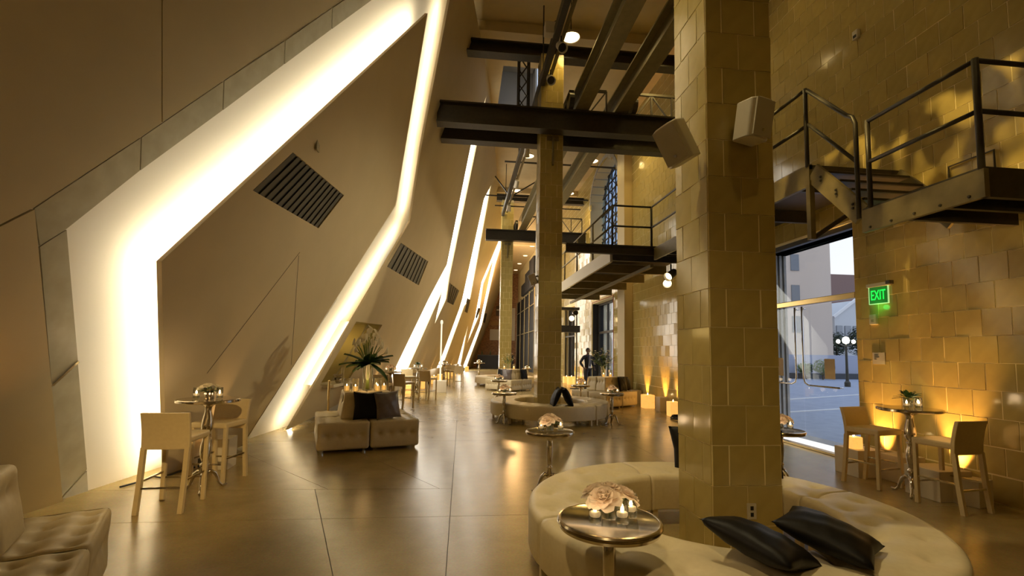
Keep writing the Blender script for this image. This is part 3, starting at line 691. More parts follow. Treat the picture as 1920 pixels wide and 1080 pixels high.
# ================================================================== WALKWAYS ON THE RIGHT WALL
def railing(name, label, pts, deck, posts, h=1.07, m_=M_STEEL, r=.024):
    t = thing(name, label, 'railing', (pts[0][0], pts[0][1], deck)); o = Vector((pts[0][0], pts[0][1], deck))
    P = [Vector((p[0], p[1], p[2] if len(p) > 2 else deck))-o for p in pts]
    for hh in (h, h*.52): MB().tube([p+Vector((0, 0, hh)) for p in P], r, 10).build('rail', m_, t, smooth=True)
    for q in posts:
        q = Vector((q[0], q[1], q[2] if len(q) > 2 else deck))-o; MB().tube([q-Vector((0, 0, .02)), q+Vector((0, 0, h+.015))], r*1.15, 10).build('post', m_, t, smooth=True)
    return t
DK = 4.2; WX = 4.6; FX = 3.58
fw = thing('walkway', 'far steel walkway along the tiled wall below the arched window', 'walkway', (WX, 10.9, DK))
MB().box(((FX+RX-.33)/2-WX, 4.6, -.03), (RX-.33-FX, 9.2, .06)).build('deck', M_STEEL, fw)
MB().box((FX-WX, 4.6, -.17), (.06, 9.2, .34)).build('fascia', mat('cream_fascia', (.60, .52, .34), .5), fw)
MB().box((.05, .05, -.16), (2.1, .08, .28)).build('joist', M_STEEL, fw)
for y in (1.6, 3.2, 4.8, 6.4, 8.): MB().box((.05, y, -.2), (2.1, .07, .24)).build('joist', M_OLIVE, fw)
MB().box((.1, 4.6, -.36), (.09, 8.8, .08)).build('joist', M_OLIVE, fw)
b6 = beam('steel_beam', 'dark steel beam bridging the middle column and the wall at walkway level', (2.42, 10.78, DK-.06), (RX-.02, 10.78, DK-.06), .12, .22)
railing('railing', 'far dark pipe railing along the outer edge of the far walkway', [(FX+.02, 10.95), (FX+.02, 20)], DK, [(FX+.02, y) for y in (12.6, 14.4, 16.2, 18., 19.98)], m_=M_OLIVE)
railing('railing', 'dark pipe railing across the near end of the far walkway', [(FX+.02, 10.88), (WX, 10.88)], DK, [(FX+.02, 10.88), (WX, 10.88)])
nw = thing('walkway', 'middle steel walkway partly hidden behind the nearest column', 'walkway', (WX, 5.63, DK))
MB().box(((RX-WX)/2-.02, 2.55, -.03), (RX-WX-.04, 5.1, .06)).build('deck', M_STEEL, nw)
MB().box((.02, 2.55, -.14), (.05, 5.1, .30)).build('fascia', M_OLIVE, nw)
for y in (.3, 1.7, 3.1, 4.5): MB().box(((RX-WX)/2-.02, y, -.17), (RX-WX-.06, .06, .2)).build('joist', M_STEEL, nw)
MB().box((.02, .02, -.62), (.07, .07, .8)).build('hanger_post', M_OLIVE, nw); MB().bar((.05, .05, -1.0), (.62, .05, -.62), .05, .05).build('brace', M_STEEL, nw)
railing('railing', 'dark pipe railing along the middle walkway behind the nearest column', [(WX, 10.82), (WX, 5.66)], DK, [(WX, 9.47), (WX, 7.6), (WX, 5.66)])
LK = 3.34
st = thing('steel_stair', 'short dark steel stair stepping down between the two walkways', 'stairs', (WX, 4.86, LK))
MB().bar((.03, .0, -.06), (.03, .74, .74), .04, .24, (0, 0, 1)).build('stringer', M_OLIVE, st); MB().bar((RX-WX-.2, .0, -.06), (RX-WX-.2, .74, .74), .04, .24).build('stringer', M_OLIVE, st)
for i in range(4): MB().box(((RX-WX-.2)/2+.015, .10+i*.17, .14+i*.175), (RX-WX-.29, .2, .03)).build('tread', M_STEEL, st)
for i in range(6): MB().lathe([(0, 0), (.018, 0), (.014, .012), (0, .014)], (0, .10+i//2*.24, .10+i//2*.26-.05*(i % 2)), 8, M=Matrix.Rotation(-PI/2, 3, 'Y')).build('bolt', M_STEEL, st)
railing('stair_railing', 'dark pipe handrail sloping down the short steel stair', [(WX, 5.62, DK)], LK, [], h=1.04)
sr_ = [o_ for o_ in COL.objects if o_.name.startswith('stair_railing')][0]
for o_ in list(sr_.children): bpy.data.objects.remove(o_)
MB().tube([(0, 0, DK-LK+1.04), (0, -.62, 1.22), (0, -.70, 1.16), (0, -.74, 1.06), (0, -.74, -.1)], .026, 10).build('rail', M_STEEL, sr_, smooth=True); MB().tube([(0, 0, DK-LK+.56), (0, -.73, .60)], .022, 10).build('rail', M_STEEL, sr_, smooth=True)
lw = thing('walkway', 'nearest dark steel platform at the upper right above the exit sign', 'walkway', (WX, 3.57, LK))
MB().box(((RX-WX)/2-.02, .63, -.03), (RX-WX-.04, 1.26, .06)).build('deck', M_STEEL, lw)
MB().box((.02, .63, -.15), (.05, 1.28, .26)).build('fascia', M_OLIVE, lw); MB().box(((RX-WX)/2-.02, .02, -.15), (RX-WX-.06, .05, .26)).build('fascia', M_STEEL, lw)
for y in (.4, .8): MB().box(((RX-WX)/2-.02, y, -.16), (RX-WX-.06, .05, .2)).build('joist', M_STEEL, lw)
for i in range(5): MB().lathe([(0, 0), (.016, 0), (.012, .012), (0, .014)], (-.005, .12+i*.26, -.24), 8, M=Matrix.Rotation(-PI/2, 3, 'Y')).build('bolt', M_STEEL, lw)
railing('railing', 'nearest dark pipe railing around the platform at the upper right', [(WX, 4.72), (WX, 3.58), (RX-.02, 3.58)], LK, [(WX, 4.72), (WX, 3.58)], h=1.0)
t = thing('wall_conduit', 'small bent conduit loop on the tiled wall above the near platform', 'pipe', (RX-.03, 4.55, LK+.32)); MB().tube([(0, 0, 0), (0, 0, .36), (0, .5, .36), (0, .5, .22)], .012, 6).build('tube', M_STEEL, t)
t = thing('wall_sensor', 'small pale sensor box high on the tiled wall', 'sensor', (RX-.03, 6.3, 6.66)); MB().box((0, 0, 0), (.06, .10, .14)).build('housing', M_WHITEPLAS, t, bevel=.01); MB().box((-.032, 0, -.03), (.01, .05, .04)).build('lens', M_DARK, t)
# exit sign, devices, placard
ex = thing('exit_sign', 'glowing green EXIT sign on the tiled wall beside the glass entrance', 'exit sign', (RX-.03, 6.11, 2.53))
MB().box((0, 0, .15), (.07, .34, .05)).build('mount', M_WHITEPLAS, ex); MB().box((-.02, -.2, .16), (.07, .06, .05)).build('lamp_head', M_STEEL, ex)
MB().box((0, 0, 0), (.012, .30, .24)).build('panel', mat('green_acrylic', (.01, .16, .03), .3, emit=((.01, .35, .03), .25)), ex)
m = MB(); 
for a, b in (((0, -.155, -.125), (0, .155, -.125)), ((0, -.155, -.125), (0, -.155, .13)), ((0, .155, -.125), (0, .155, .13))): m.bar(a, b, .018, .012)
m.build('edge', mat('edge_glow', (.5, .7, .4), .3, emit=((.45, .9, .35), .6)), ex)
def text(name, body, size, loc, rot, m_, parent=None, extrude=.002):
    c = bpy.data.curves.new(name, 'FONT'); c.body = body; c.size = size; c.extrude = extrude; c.align_x = 'CENTER'; c.align_y = 'CENTER'
    o = bpy.data.objects.new(name+'_curve', c); COL.objects.link(o); dg = bpy.context.evaluated_depsgraph_get(); me = bpy.data.meshes.new_from_object(o.evaluated_get(dg)); bpy.data.objects.remove(o)
    me.materials.clear(); me.materials.append(m_); q = put(name, me, parent, loc, rot); return q
tx = text('lettering', 'EXIT', .165, (-.012, 0, -.005), (PI/2, 0, -PI/2), emitmat('exit_green', (.02, 1., .08), 1.6), ex); tx.scale = (.72, 1.25, 1)
lamp('exit_glow', 'POINT', (RX-.10, 6.11, 2.36), .5, (.05, 1, .12), size=.04)
t = thing('wall_device', 'small white device box under the exit sign', 'device', (RX-.02, 6.22, 2.18)); MB().box((0, 0, 0), (.04, .12, .15)).build('housing', M_WHITEPLAS, t, bevel=.008); MB().box((-.022, 0, -.02), (.006, .04, .04)).build('sensor', M_BAND, t)
t = thing('wall_placard', 'white printed placard on the tiled wall below the exit sign', 'sign', (RX-.01, 6.17, 1.61)); MB().box((0, 0, 0), (.012, .20, .17)).build('card', M_WHITEPLAS, t)
for k, (l, z) in enumerate(((.06, .05), (.08, .02), (.035, -.01))): MB().box((-.007, .03-(.08-l)/2*-1+.0, z), (.002, l, .010)).build('print_line', M_DARK, t)
# ================================================================== FURNITURE
def tufted(sx, sy, z0, z1, r, n, dents, taper=0., seams=()):
    """rounded upholstered block with button dents; dents: (x, y, z, nx, ny, nz)"""
    hx, hy, hz, zc = sx/2, sy/2, (z1-z0)/2, (z0+z1)/2
    bm = bmesh.new(); grids = []
    for ax in range(3):
        for sg in (-1, 1):
            vs = []
            for j in range(n+1):
                for i in range(n+1):
                    a, b = math.sin((i/n-.5)*PI*.98)/math.sin(.49*PI)*.55+(2*i/n-1)*.45, math.sin((j/n-.5)*PI*.98)/math.sin(.49*PI)*.55+(2*j/n-1)*.45
                    p = [0, 0, 0]; p[ax] = sg; p[(ax+1) % 3] = a; p[(ax+2) % 3] = b
                    P = Vector((p[0]*hx, p[1]*hy, p[2]*hz)); Q = Vector((max(-hx+r, min(hx-r, P.x)), max(-hy+r, min(hy-r, P.y)), max(-hz+r, min(hz-r, P.z))))
                    D = P-Q; P = Q+(D.normalized()*r if D.length > 1e-6 else D)
                    if D.length <= 1e-6: pass
                    for (dx, dy, dz, nx, ny, nz) in dents:
                        if abs((nx, ny, nz)[ax]) > .5 and (nx, ny, nz)[ax]*sg > 0:
                            e = Vector((P.x-dx, P.y-dy, P.z-dz)); e -= Vector((nx, ny, nz))*e.dot(Vector((nx, ny, nz)))
                            d2 = e.length_squared; P -= Vector((nx, ny, nz))*(.030*math.exp(-d2/(2*.015**2))+.030*math.exp(-d2/(2*.05**2)))
                    if taper:
                        k = 1-taper*(P.z+hz)/(2*hz); P.x = hx-(hx-P.x)*k; P.y = hy-(hy-P.y)*k
                    P.z += zc; vs.append(bm.verts.new(P))
            for j in range(n):
                for i in range(n):
                    f = [vs[j*(n+1)+i], vs[j*(n+1)+i+1], vs[(j+1)*(n+1)+i+1], vs[(j+1)*(n+1)+i]]
                    bm.faces.new(f if sg > 0 else f[::-1])
    bmesh.ops.remove_doubles(bm, verts=bm.verts, dist=.0006); bmesh.ops.recalc_face_normals(bm, faces=bm.faces)
    me = bpy.data.meshes.new('upholstery'); bm.to_mesh(me); bm.free(); me.polygons.foreach_set('use_smooth', [True]*len(me.polygons)); me.materials.append(M_CREAM); return me
SW = .725
bt_ = [(-.27+.18*i, -.27+.18*j, .2, 0, 0, 1) for i in range(4) for j in range(4) if not (i > 1 and j > 1)]
fr_ = [(-.24+.16*i, -.36, .0, 0, -1, 0) for i in range(4)]; sd_ = [(-.36, -.24+.16*i, .0, -1, 0, 0) for i in range(4)]
ME_SEAT = tufted(SW, SW, .04, .48, .045, 30, bt_+fr_+sd_)
ME_BACK = tufted(.40, .40, .47, .90, .035, 16, [(-.08+.13*i, -.2, .08, 0, -1, 0) for i in range(3)]+[(-.2, -.08+.13*i, .08, -1, 0, 0) for i in range(3)], taper=.13)
def lounge(label, group):
    t = thing('lounge_seat', label, 'seat', (0, 0, 0), 0, group); put('seat', ME_SEAT, t)
    put('backrest', ME_BACK, t, (.165, .165, 0))
    for x in (-.29, .29):
        for y in (-.29, .29): MB().lathe([(.022, 0), (.03, .045)], (x, y, 0), 10).build('foot', M_CHROME, t)
    return t
L0_ = None
CLUST = [('cm', (-1.663, 8.475), 18., 'beside the vase of calla lilies', 'cream lounge seats under the calla lilies', ('front left', 'front right', 'rear right', 'rear left')),
         ('cl', (-2.76, 2.60), 28., 'in the near left corner of the picture', 'cream lounge seats at the near left', ('nearest', 'right hand', 'farthest', 'hidden left')),
         ('cr', (4.50, 14.40), 31., 'in orange light near the tiled wall', 'cream lounge seats by the tiled wall', ('front left', 'front right', 'rear right', 'rear left')),
         ('cf', (2.05, 20.15), 45., 'in the far group before the farthest column', 'lounge seats before the farthest column', ('nearest', 'right hand', 'rear', 'left hand'))]
CEN = {}
for key, (x, y), rz, where, grp, pos in CLUST:
    rz = math.radians(rz); CEN[key] = (Vector((x, y, 0)), rz)
    for k in range(4):
        a = rz+k*PI/2; off = Matrix.Rotation(a, 3, 'Z') @ Vector((-.368, -.368, 0))*(1.08 if key in ('cm', 'cl') else 1.); lab = f'{pos[k]} tufted cream lounge seat {where}'
        if L0_ is None: L0_ = lounge(lab, grp); L0_.location = (x+off.x, y+off.y, 0); L0_.rotation_euler = (0, 0, a)
        else: o_ = dup(L0_, (x+off.x, y+off.y, 0), a, lab, grp); o_.scale = (1.08, 1.08, 1) if key in ('cm', 'cl') else (1, 1, 1)
        L0_.scale = (1.08, 1.08, 1)
def on(key, x, y, z=0): c, rz = CEN[key]; return c+Matrix.Rotation(rz, 3, 'Z') @ Vector((x, y, 0))+Vector((0, 0, z))
# ---- ring seats
def ringmesh(R, wid, a0, a1, nb):
    prof = []; r0 = .05; zb, zt = .13, .455
    for cx, cz, s, e in ((R-r0, zt-r0, 0, 90), (R-wid+r0, zt-r0, 90, 180), (R-wid+.02, zb+.02, 180, 270), (R-.02, zb+.02, 270, 360)):
        rr = r0 if cz > .3 else .02
        for i in range(4): an = math.radians(s+(e-s)*i/3); prof.append((cx+rr*math.cos(an), cz+rr*math.sin(an)))
        if s == 0: prof += [(R-r0-(wid-2*r0)*i/22, zt) for i in range(1, 22)]
    n = 64; np_ = len(prof); vs = []
    da = (a1-a0)/nb; seamA = [a0+da*i for i in range(nb+1)]
    but = [(R-wid*(.28 if k else .70), a0+da*(i+(.5 if k else 0.))) for k in (0, 1) for i in range(nb+(0 if k else 1))]
    for j in range(n+1):
        a = a0+(a1-a0)*j/n
        for (r, z) in prof:
            if z > zt-.001:
                for rb, ab in but:
                    d2 = (r*math.cos(a-ab)-rb)**2+(r*math.sin(a-ab))**2
                    if d2 < .03: z -= .026*math.exp(-d2/(2*.020**2))+.024*math.exp(-d2/(2*.075**2))
                z += .006*math.sin(PI*(r-(R-wid))/wid)
            elif abs(r-R) < .02:
                m_ = min(abs(a-s)*R for s in seamA); r -= .006*math.exp(-(m_/.012)**2)
            vs.append((r*math.cos(a), r*math.sin(a), z))
    mb = MB(); fs = [(j*np_+k, j*np_+(k+1) % np_, (j+1)*np_+(k+1) % np_, (j+1)*np_+k) for j in range(n) for k in range(np_)]
    fs += [tuple(range(np_))[::-1], tuple(n*np_+k for k in range(np_))]
    mb.add(vs, fs); return mb.mesh('ring_segment', M_CREAM, True)
def ringseat(label, x, y, R, rz):
    t = thing('ring_seat', label, 'seat', (x, y, 0), rz, 'round tufted ring seats about the columns')
    me = ringmesh(R, .60, .008, PI/2-.008, 5)
    for k in range(4):
        put('seat_segment', me, t, None, (0, 0, k*PI/2))
        for da in (.07, PI/4, PI/2-.07):
            for rr in (R-.07, R-.53): a = k*PI/2+da; MB().box((rr*math.cos(a), rr*math.sin(a), .066), (.05, .05, .13), rz=a).build('leg', M_STOOL, t)
    return t
R1 = (1.98, 3.53); R2 = (2.19, 11.46)
ringseat('large round tufted cream ring seat filling the near right, about the nearest column', *R1, 1.44, math.radians(10))
ringseat('round cream ring seat about the middle column, with two propped dark cushions', *R2, 1.46, math.radians(35))
ringseat('farthest round cream ring seat, half hidden by the far lounge seats', 2.12, 22.88, 1.46, math.radians(20))
# ---- cushions
def cushmesh(s=.46, th=.15):
    m = MB(); n = 18
    for sg in (1, -1):
        def fn(u, v):
            x, y = 2*u-1, 2*v-1; k = max(0, (1-x*x)*(1-y*y))**.45
            pin = 1-.10*(1-abs(x))*abs(y)**2; piy = 1-.10*(1-abs(y))*abs(x)**2
            wr = .006*math.sin(9*x+4*y)*k+.004*math.sin(13*y-3*x)*k
            return (x*s/2*piy, y*s/2*pin, sg*(th/2*k+wr*.7))
        m.grid(fn, n, n)
    me = m.mesh('cushion', M_BLACK, True, fix=False); bm = bmesh.new(); bm.from_mesh(me); bmesh.ops.remove_doubles(bm, verts=bm.verts, dist=.0008); bmesh.ops.recalc_face_normals(bm, faces=bm.faces); bm.to_mesh(me); bm.free(); me.polygons.foreach_set('use_smooth', [True]*len(me.polygons)); return me
ME_CU = cushmesh(); ME_CG = ME_CU.copy(); ME_CG.materials[0] = M_GREYSATIN; ME_CBIG = cushmesh(.50, .17)
def cushion(label, loc, rot, me=None, group=None, mx=None):
    o = put('cushion', me or ME_CU, None, loc, rot); tag(o, label, 'cushion', group)
    if mx is not None: o.matrix_world = mx
    return o
def lean(loc, face, tilt, roll=0.):               # cushion standing on an edge, its face turned to `face`, leaning back by tilt
    return Matrix.Translation(loc) @ Matrix.Rotation(face+PI/2, 4, 'Z') @ Matrix.Rotation(PI/2-tilt, 4, 'X') @ Matrix.Rotation(roll, 4, 'Z')
zc = .455
cushion('black cushion lying on the near ring seat, the left one of two', (1.70, 2.54, .56), (math.radians(12), math.radians(14), math.radians(34)), ME_CBIG, 'black cushions on the near ring seat')
cushion('black cushion lying on the near ring seat, the right one of two', (2.20, 2.64, .555), (math.radians(14), math.radians(2), math.radians(40)), ME_CBIG, 'black cushions on the near ring seat')
cushion('black cushion peeping out left behind the nearest column', None, None, None, 'black cushions on the near ring seat', lean(Vector((2.42, 4.66, .655)), -PI/2-.3, .25, .1))
cushion('black cushion peeping out right behind the nearest column', None, None, None, 'black cushions on the near ring seat', lean(Vector((2.94, 4.42, .655)), PI*1.25, .3, .05))
a = R2[0]+.05; b = R2[1]-1.17
cushion('dark cushion leaning to the right on the middle ring seat', None, None, None, 'propped cushions on the middle ring seat', lean(Vector((a-.13, b, .645)), PI, .42))
cushion('dark cushion leaning to the left on the middle ring seat', None, None, None, 'propped cushions on the middle ring seat', lean(Vector((a+.13, b+.02, .645)), 0, .42))
f0 = CEN['cm'][1]-PI/2
cushion('black cushion leaning on the cream backrest below the calla lilies', None, None, None, None, lean(on('cm', -.02, -.50, .69), f0-.05, .22))
cushion('shiny grey satin cushion leaning beside the black one below the calla lilies', None, None, ME_CG, None, lean(on('cm', .30, -.52, .69), f0+.35, .2, .05))
cushion('dark cushion on the orange lit lounge seat by the tiled wall', None, None, None, None, lean(on('cr', .30, -.48, .69), CEN['cr'][1]-PI/2+.2, .2))
cushion('dark cushion on the left side of the far lounge group', None, None, None, 'cushions on the far lounge group', lean(on('cf', -.52, -.02, .69), CEN['cf'][1]+PI, .2))
cushion('grey cushion in the middle of the far lounge group', None, None, ME_CG, 'cushions on the far lounge group', lean(on('cf', -.50, -.30, .69), CEN['cf'][1]+PI+.3, .2))
cushion('dark cushion on the right side of the far lounge group', None, None, None, 'cushions on the far lounge group', lean(on('cf', .42, -.50, .69), CEN['cf'][1]-PI/2, .2))
# ---- bar stools
def stool():
    t = thing('bar_stool', 'x', 'stool', (0, 0, 0), 0, 'tan leather bar stools')   # faces +Y
    MB().box((0, .01, .69), (.43, .42, .07)).build('seat', M_STOOL, t, bevel=.018)
    m = MB(); m.grid(lambda u, v: ((u-.5)*.43, -.205-.055*v*v+.010*math.sin(PI*u)*-1, .60+.36*v), 8, 8); m.grid(lambda u, v: ((u-.5)*.43, -.165-.055*v*v-.010*math.sin(PI*u), .60+.36*v), 8, 8)
    n = 81
    for k in range(8):
        for a, b in ((k, k+1), (72+k+1, 72+k)): m.f.append((a, b, n+b, n+a)); m.m.append(0)
        for a, b in ((9*k+9, 9*k), (9*k+8, 9*k+17)): m.f.append((a, b, n+b, n+a)); m.m.append(0)
    m.build('backrest', M_STOOL, t, bevel=.006)
    for s in (-1, 1):
        MB().bar((s*.195, .19, 0), (s*.195, .19, .68), .04, .04, (0, 1, 0)).build('leg', M_STOOL, t, bevel=.006)
        q = MB(); pts = [(s*.195, -.25, 0), (s*.195, -.215, .30), (s*.195, -.19, .62)]
        for a, b in zip(pts[:-1], pts[1:]): q.bar(a, b, .04, .042, (0, 1, 0))
        q.build('leg', M_STOOL, t)
        MB().bar((s*.195, -.215, .30), (s*.195, .19, .30), .018, .018).build('stretcher', M_SILVER, t)
    MB().bar((-.195, .19, .24), (.195, .19, .24), .018, .018).build('footrest', M_SILVER, t); MB().bar((-.195, -.225, .24), (.195, -.225, .24), .018, .018).build('stretcher', M_SILVER, t)
    return t
S0 = stool()
ST = [((-2.87, 5.16), 3, 'tan leather bar stool seen from behind at the near left high table'), ((-2.90, 6.08), 172, 'tan leather bar stool behind the near left high table, facing it'),
      ((-2.10, 12.95), -8, 'tan bar stool just right of the calla lilies, back to the viewer'), ((-1.62, 13.62), -35, 'tan bar stool on the right of the high table behind the calla lilies'),
      ((-1.10, 15.95), -30, 'tan bar stool right of the second wall table'), ((-1.86, 16.75), 200, 'tan bar stool left of the second wall table, only its seat showing'),
      ((-.15, 21.9), 10, 'tan bar stool at the third wall table, back to the viewer'), ((-.62, 22.9), 150, 'tan bar stool behind the third wall table'),
      ((5.26, 5.52), 192, 'tan leather bar stool beside the glass entrance, at the right high table'), ((5.36, 4.68), 8, 'tan leather bar stool nearest the right edge, at the right high table')]
for k, ((x, y), rz, lab) in enumerate(ST):
    if k == 0: S0.location = (x, y, 0); S0.rotation_euler = (0, 0, math.radians(rz)); S0['label'] = lab
    else: dup(S0, (x, y, 0), math.radians(rz), lab)
# ---- silver pedestal tables
def table(name, label, h, R, group, ridged):
    t = thing(name, label, 'table', (0, 0, 0), 0, group); k = h/1.0; fat = 1. if h > .9 else .85
    e = .05 if ridged else .036
    prof = [(0, h-e), (R-.03, h-e), (R-.012, h-e+.004), (R-.006, h-.030), (R-.012, h-.027), (R, h-.022), (R-.008, h-.018), (R, h-.012), (R-.006, h-.002), (R-.016, h), (R-.022, h-.004), (0, h-.004)] if ridged else [(0, h-e), (R-.01, h-e), (R, h-e+.006), (R, h-.006), (R-.006, h), (0, h)]
    MB().lathe(prof, n=72).build('tabletop', M_SILVER, t, smooth='auto')
    P = [(.14, h-e), (.13, h-e-.012), (.05, .925*k), (.036, .90*k), (.034, .86*k), (.05, .79*k), (.062, .71*k), (.058, .665*k), (.036, .63*k), (.03, .615*k), (.044, .605*k), (.044, .59*k), (.034, .578*k), (.038, .55*k), (.052, .50*k), (.056, .43*k), (.050, .37*k), (.032, .31*k), (.03, .30*k), (.048, .288*k), (.048, .262*k), (.032, .248*k), (.042, .21*k), (.042, .15*k), (.022, .12*k), (.028, .10*k), (.014, .075*k), (.0, .06*k)] if h > .9 else \
        [(.10, h-e), (.09, h-e-.010), (.030, h-.075), (.036, h-.085), (.036, h-.10), (.026, h-.108), (.032, h-.12), (.037, h-.19), (.036, h-.28), (.028, h-.38), (.022, h-.405), (.034, h-.415), (.034, h-.43), (.024, h-.44), (.036, .20), (.036, .13), (.02, .10), (.012, .06), (0, .05)]
    MB().lathe([(r*1.0, z) for r, z in P], n=24).build('pedestal', M_SILVER, t, smooth=True)
    for i in range(3):
        a = 2*PI*i/3+.5; c, s = math.cos(a), math.sin(a); q = .20/.20
        path = [(.025, .19), (.07, .205), (.115, .17), (.145, .11), (.165, .05), (.195, .018), (.235, .018), (.25, .03)]; sc = 1. if h > .9 else .85
        MB().tube([(c*r*sc, s*r*sc, z) for r, z in path], [.022, .024, .022, .018, .015, .016, .014, .008], 8).build('leg', M_SILVER, t, smooth=True)
    return t
HT = table('high_table', 'x', 1.02, .32, 'silver pedestal high tables', False); CT = table('cocktail_table', 'x', .70, .285, 'small silver pedestal tables', True)
TABS = {}
for key, kind, x, y, rz, lab in [('hl', HT, -2.86, 5.70, 20, 'round silver high table at the near left wall'), ('h1', HT, -2.0, 13.55, 0, 'silver high table behind the calla lilies'), ('h2', HT, -1.50, 16.45, 40, 'second silver high table along the left wall'),
        ('h3', HT, -.80, 22.2, 10, 'third silver high table along the left wall'), ('h4', HT, .98, 26.2, 0, 'far silver high table left of the farthest column'), ('hr', HT, 5.36, 5.10, 70, 'dark silver high table near the exit sign'),
        ('ca', CT, .83, 2.56, 15, 'large round silver table in the foreground'), ('cb', CT, 1.05, 5.45, 40, 'round silver table behind the near ring seat'), ('cc', CT, .98, 10.55, 0, 'small silver table left of the middle ring seat'),
        ('cd', CT, 1.22, 15.2, 20, 'small silver table behind the left of the middle ring seat'), ('ce', CT, 3.50, 10.6, 50, 'small silver table right of the middle ring seat'), ('cg', CT, 3.98, 5.5, 0, 'silver table peeping out right of the nearest column'),
        ('ch', CT, 3.45, 13.3, 0, 'small silver table before the man in the dark suit'), ('ci', CT, 3.85, 27.3, 0, 'far small silver table right of the farthest column')]:
    TABS[key] = (x, y, 1.02 if kind is HT else .70, lab)
    if not kind.get('used'): kind['used'] = 1; kind.location = (x, y, 0); kind.rotation_euler = (0, 0, math.radians(rz)); kind['label'] = lab; o = kind
    else: o = dup(kind, (x, y, 0), math.radians(rz), lab)
for k_ in (HT, CT): del k_['used']
for o in bpy.data.objects:
    if 'used' in o: del o['used']
# ---- candles and flowers
def votive():
    t = thing('votive_candle', 'x', 'candle', (0, 0, 0), 0, 'votive candles in clear glasses')
    MB().lathe([(.0, .003), (.031, .003), (.034, .008), (.034, .13), (.0325, .13), (.0325, .010), (0, .010)], n=20).build('glass', M_GLASS, t, smooth=True)
    MB().lathe([(0, .011), (.0315, .011), (.0315, .036), (0, .036)], n=20).build('water', M_WATER, t)
    MB().lathe([(0, .037), (.026, .037), (.030, .045), (.030, .058), (.024, .062), (0, .060)], n=18).build('wax', M_WAXD, t, smooth=True)
    wx_ = t.children[-1]; MB().lathe([(0, .060), (.008, .066), (.010, .076), (.006, .090), (0, .106)], n=10).build('flame', M_FLAME, wx_, smooth=True)
    return t
V0 = votive(); V0['u'] = 1
def put_votive(loc, lab, first=[True]):
    if first[0]: first[0] = False; del V0['u']; V0.location = loc; V0['label'] = lab; return V0
    return dup(V0, loc, random.uniform(0, 6), lab)
def petal_flower(m, c, R, n=34, up=Vector((0, 0, 1)), rnd=random.Random(5)):
    q = up.to_track_quat('Z', 'Y').to_matrix(); c = Vector(c)
    for i in range(n):
        f = i/n; a = i*2.399+rnd.uniform(-.2, .2); t = .25+1.55*f; L = R*(.62+.42*f); W = R*(.62+.40*f); ph = rnd.uniform(0, 6)
        def fn(u, v):
            th = t*(.45+.55*v); r = L*v*math.sin(th); z = L*v*math.cos(th)*.9
            wd = W*(u-.5)*math.sin(PI*min(.97, v*.72+.10)); cup = .35*W*(2*u-1)**2*v*(1-f*.5)+.05*R*math.sin(6*u+ph)*v
            nx, nz = -math.cos(th), math.sin(th)
            return q @ Vector((math.cos(a)*(r+nx*cup)-math.sin(a)*wd, math.sin(a)*(r+nx*cup)+math.cos(a)*wd, z+nz*cup*.6))+c
        m.grid(fn, 4, 4)
    return m
ME_PEONY = petal_flower(MB(), (0, 0, 0), .085, 40).mesh('blossom', M_PETAL, True, fix=False)
ME_ROSE = petal_flower(MB(), (0, 0, 0), .055, 22, rnd=random.Random(9)).mesh('blossom', M_PETALW, True, fix=False)
def leaf(m, a, b, wd, bend=.0, up=Vector((0, 0, 1)), fold=.2):
    a = Vector(a); b = Vector(b); d = b-a; s = d.cross(up).normalized() if d.cross(up).length > 1e-4 else Vector((1, 0, 0)); n = s.cross(d).normalized()
    return m.grid(lambda u, v: a+d*v+s*(u-.5)*wd*math.sin(PI*min(1, v*.9+.08))**.8-n*bend*d.length*(v*v)+n*fold*wd*abs(u-.5), 4, 8)
SHORT = dict(hl='near left high table', h1='high table behind the calla lilies', h2='second left wall table', h3='third left wall table', h4='far left high table', hr='high table near the exit sign',
    ca='foreground table', cb='table behind the near ring', cc='table left of the middle ring', cd='table behind the middle ring', ce='table right of the middle ring', cg='table right of the near column', ch='table before the man', ci='far table right of the far column')
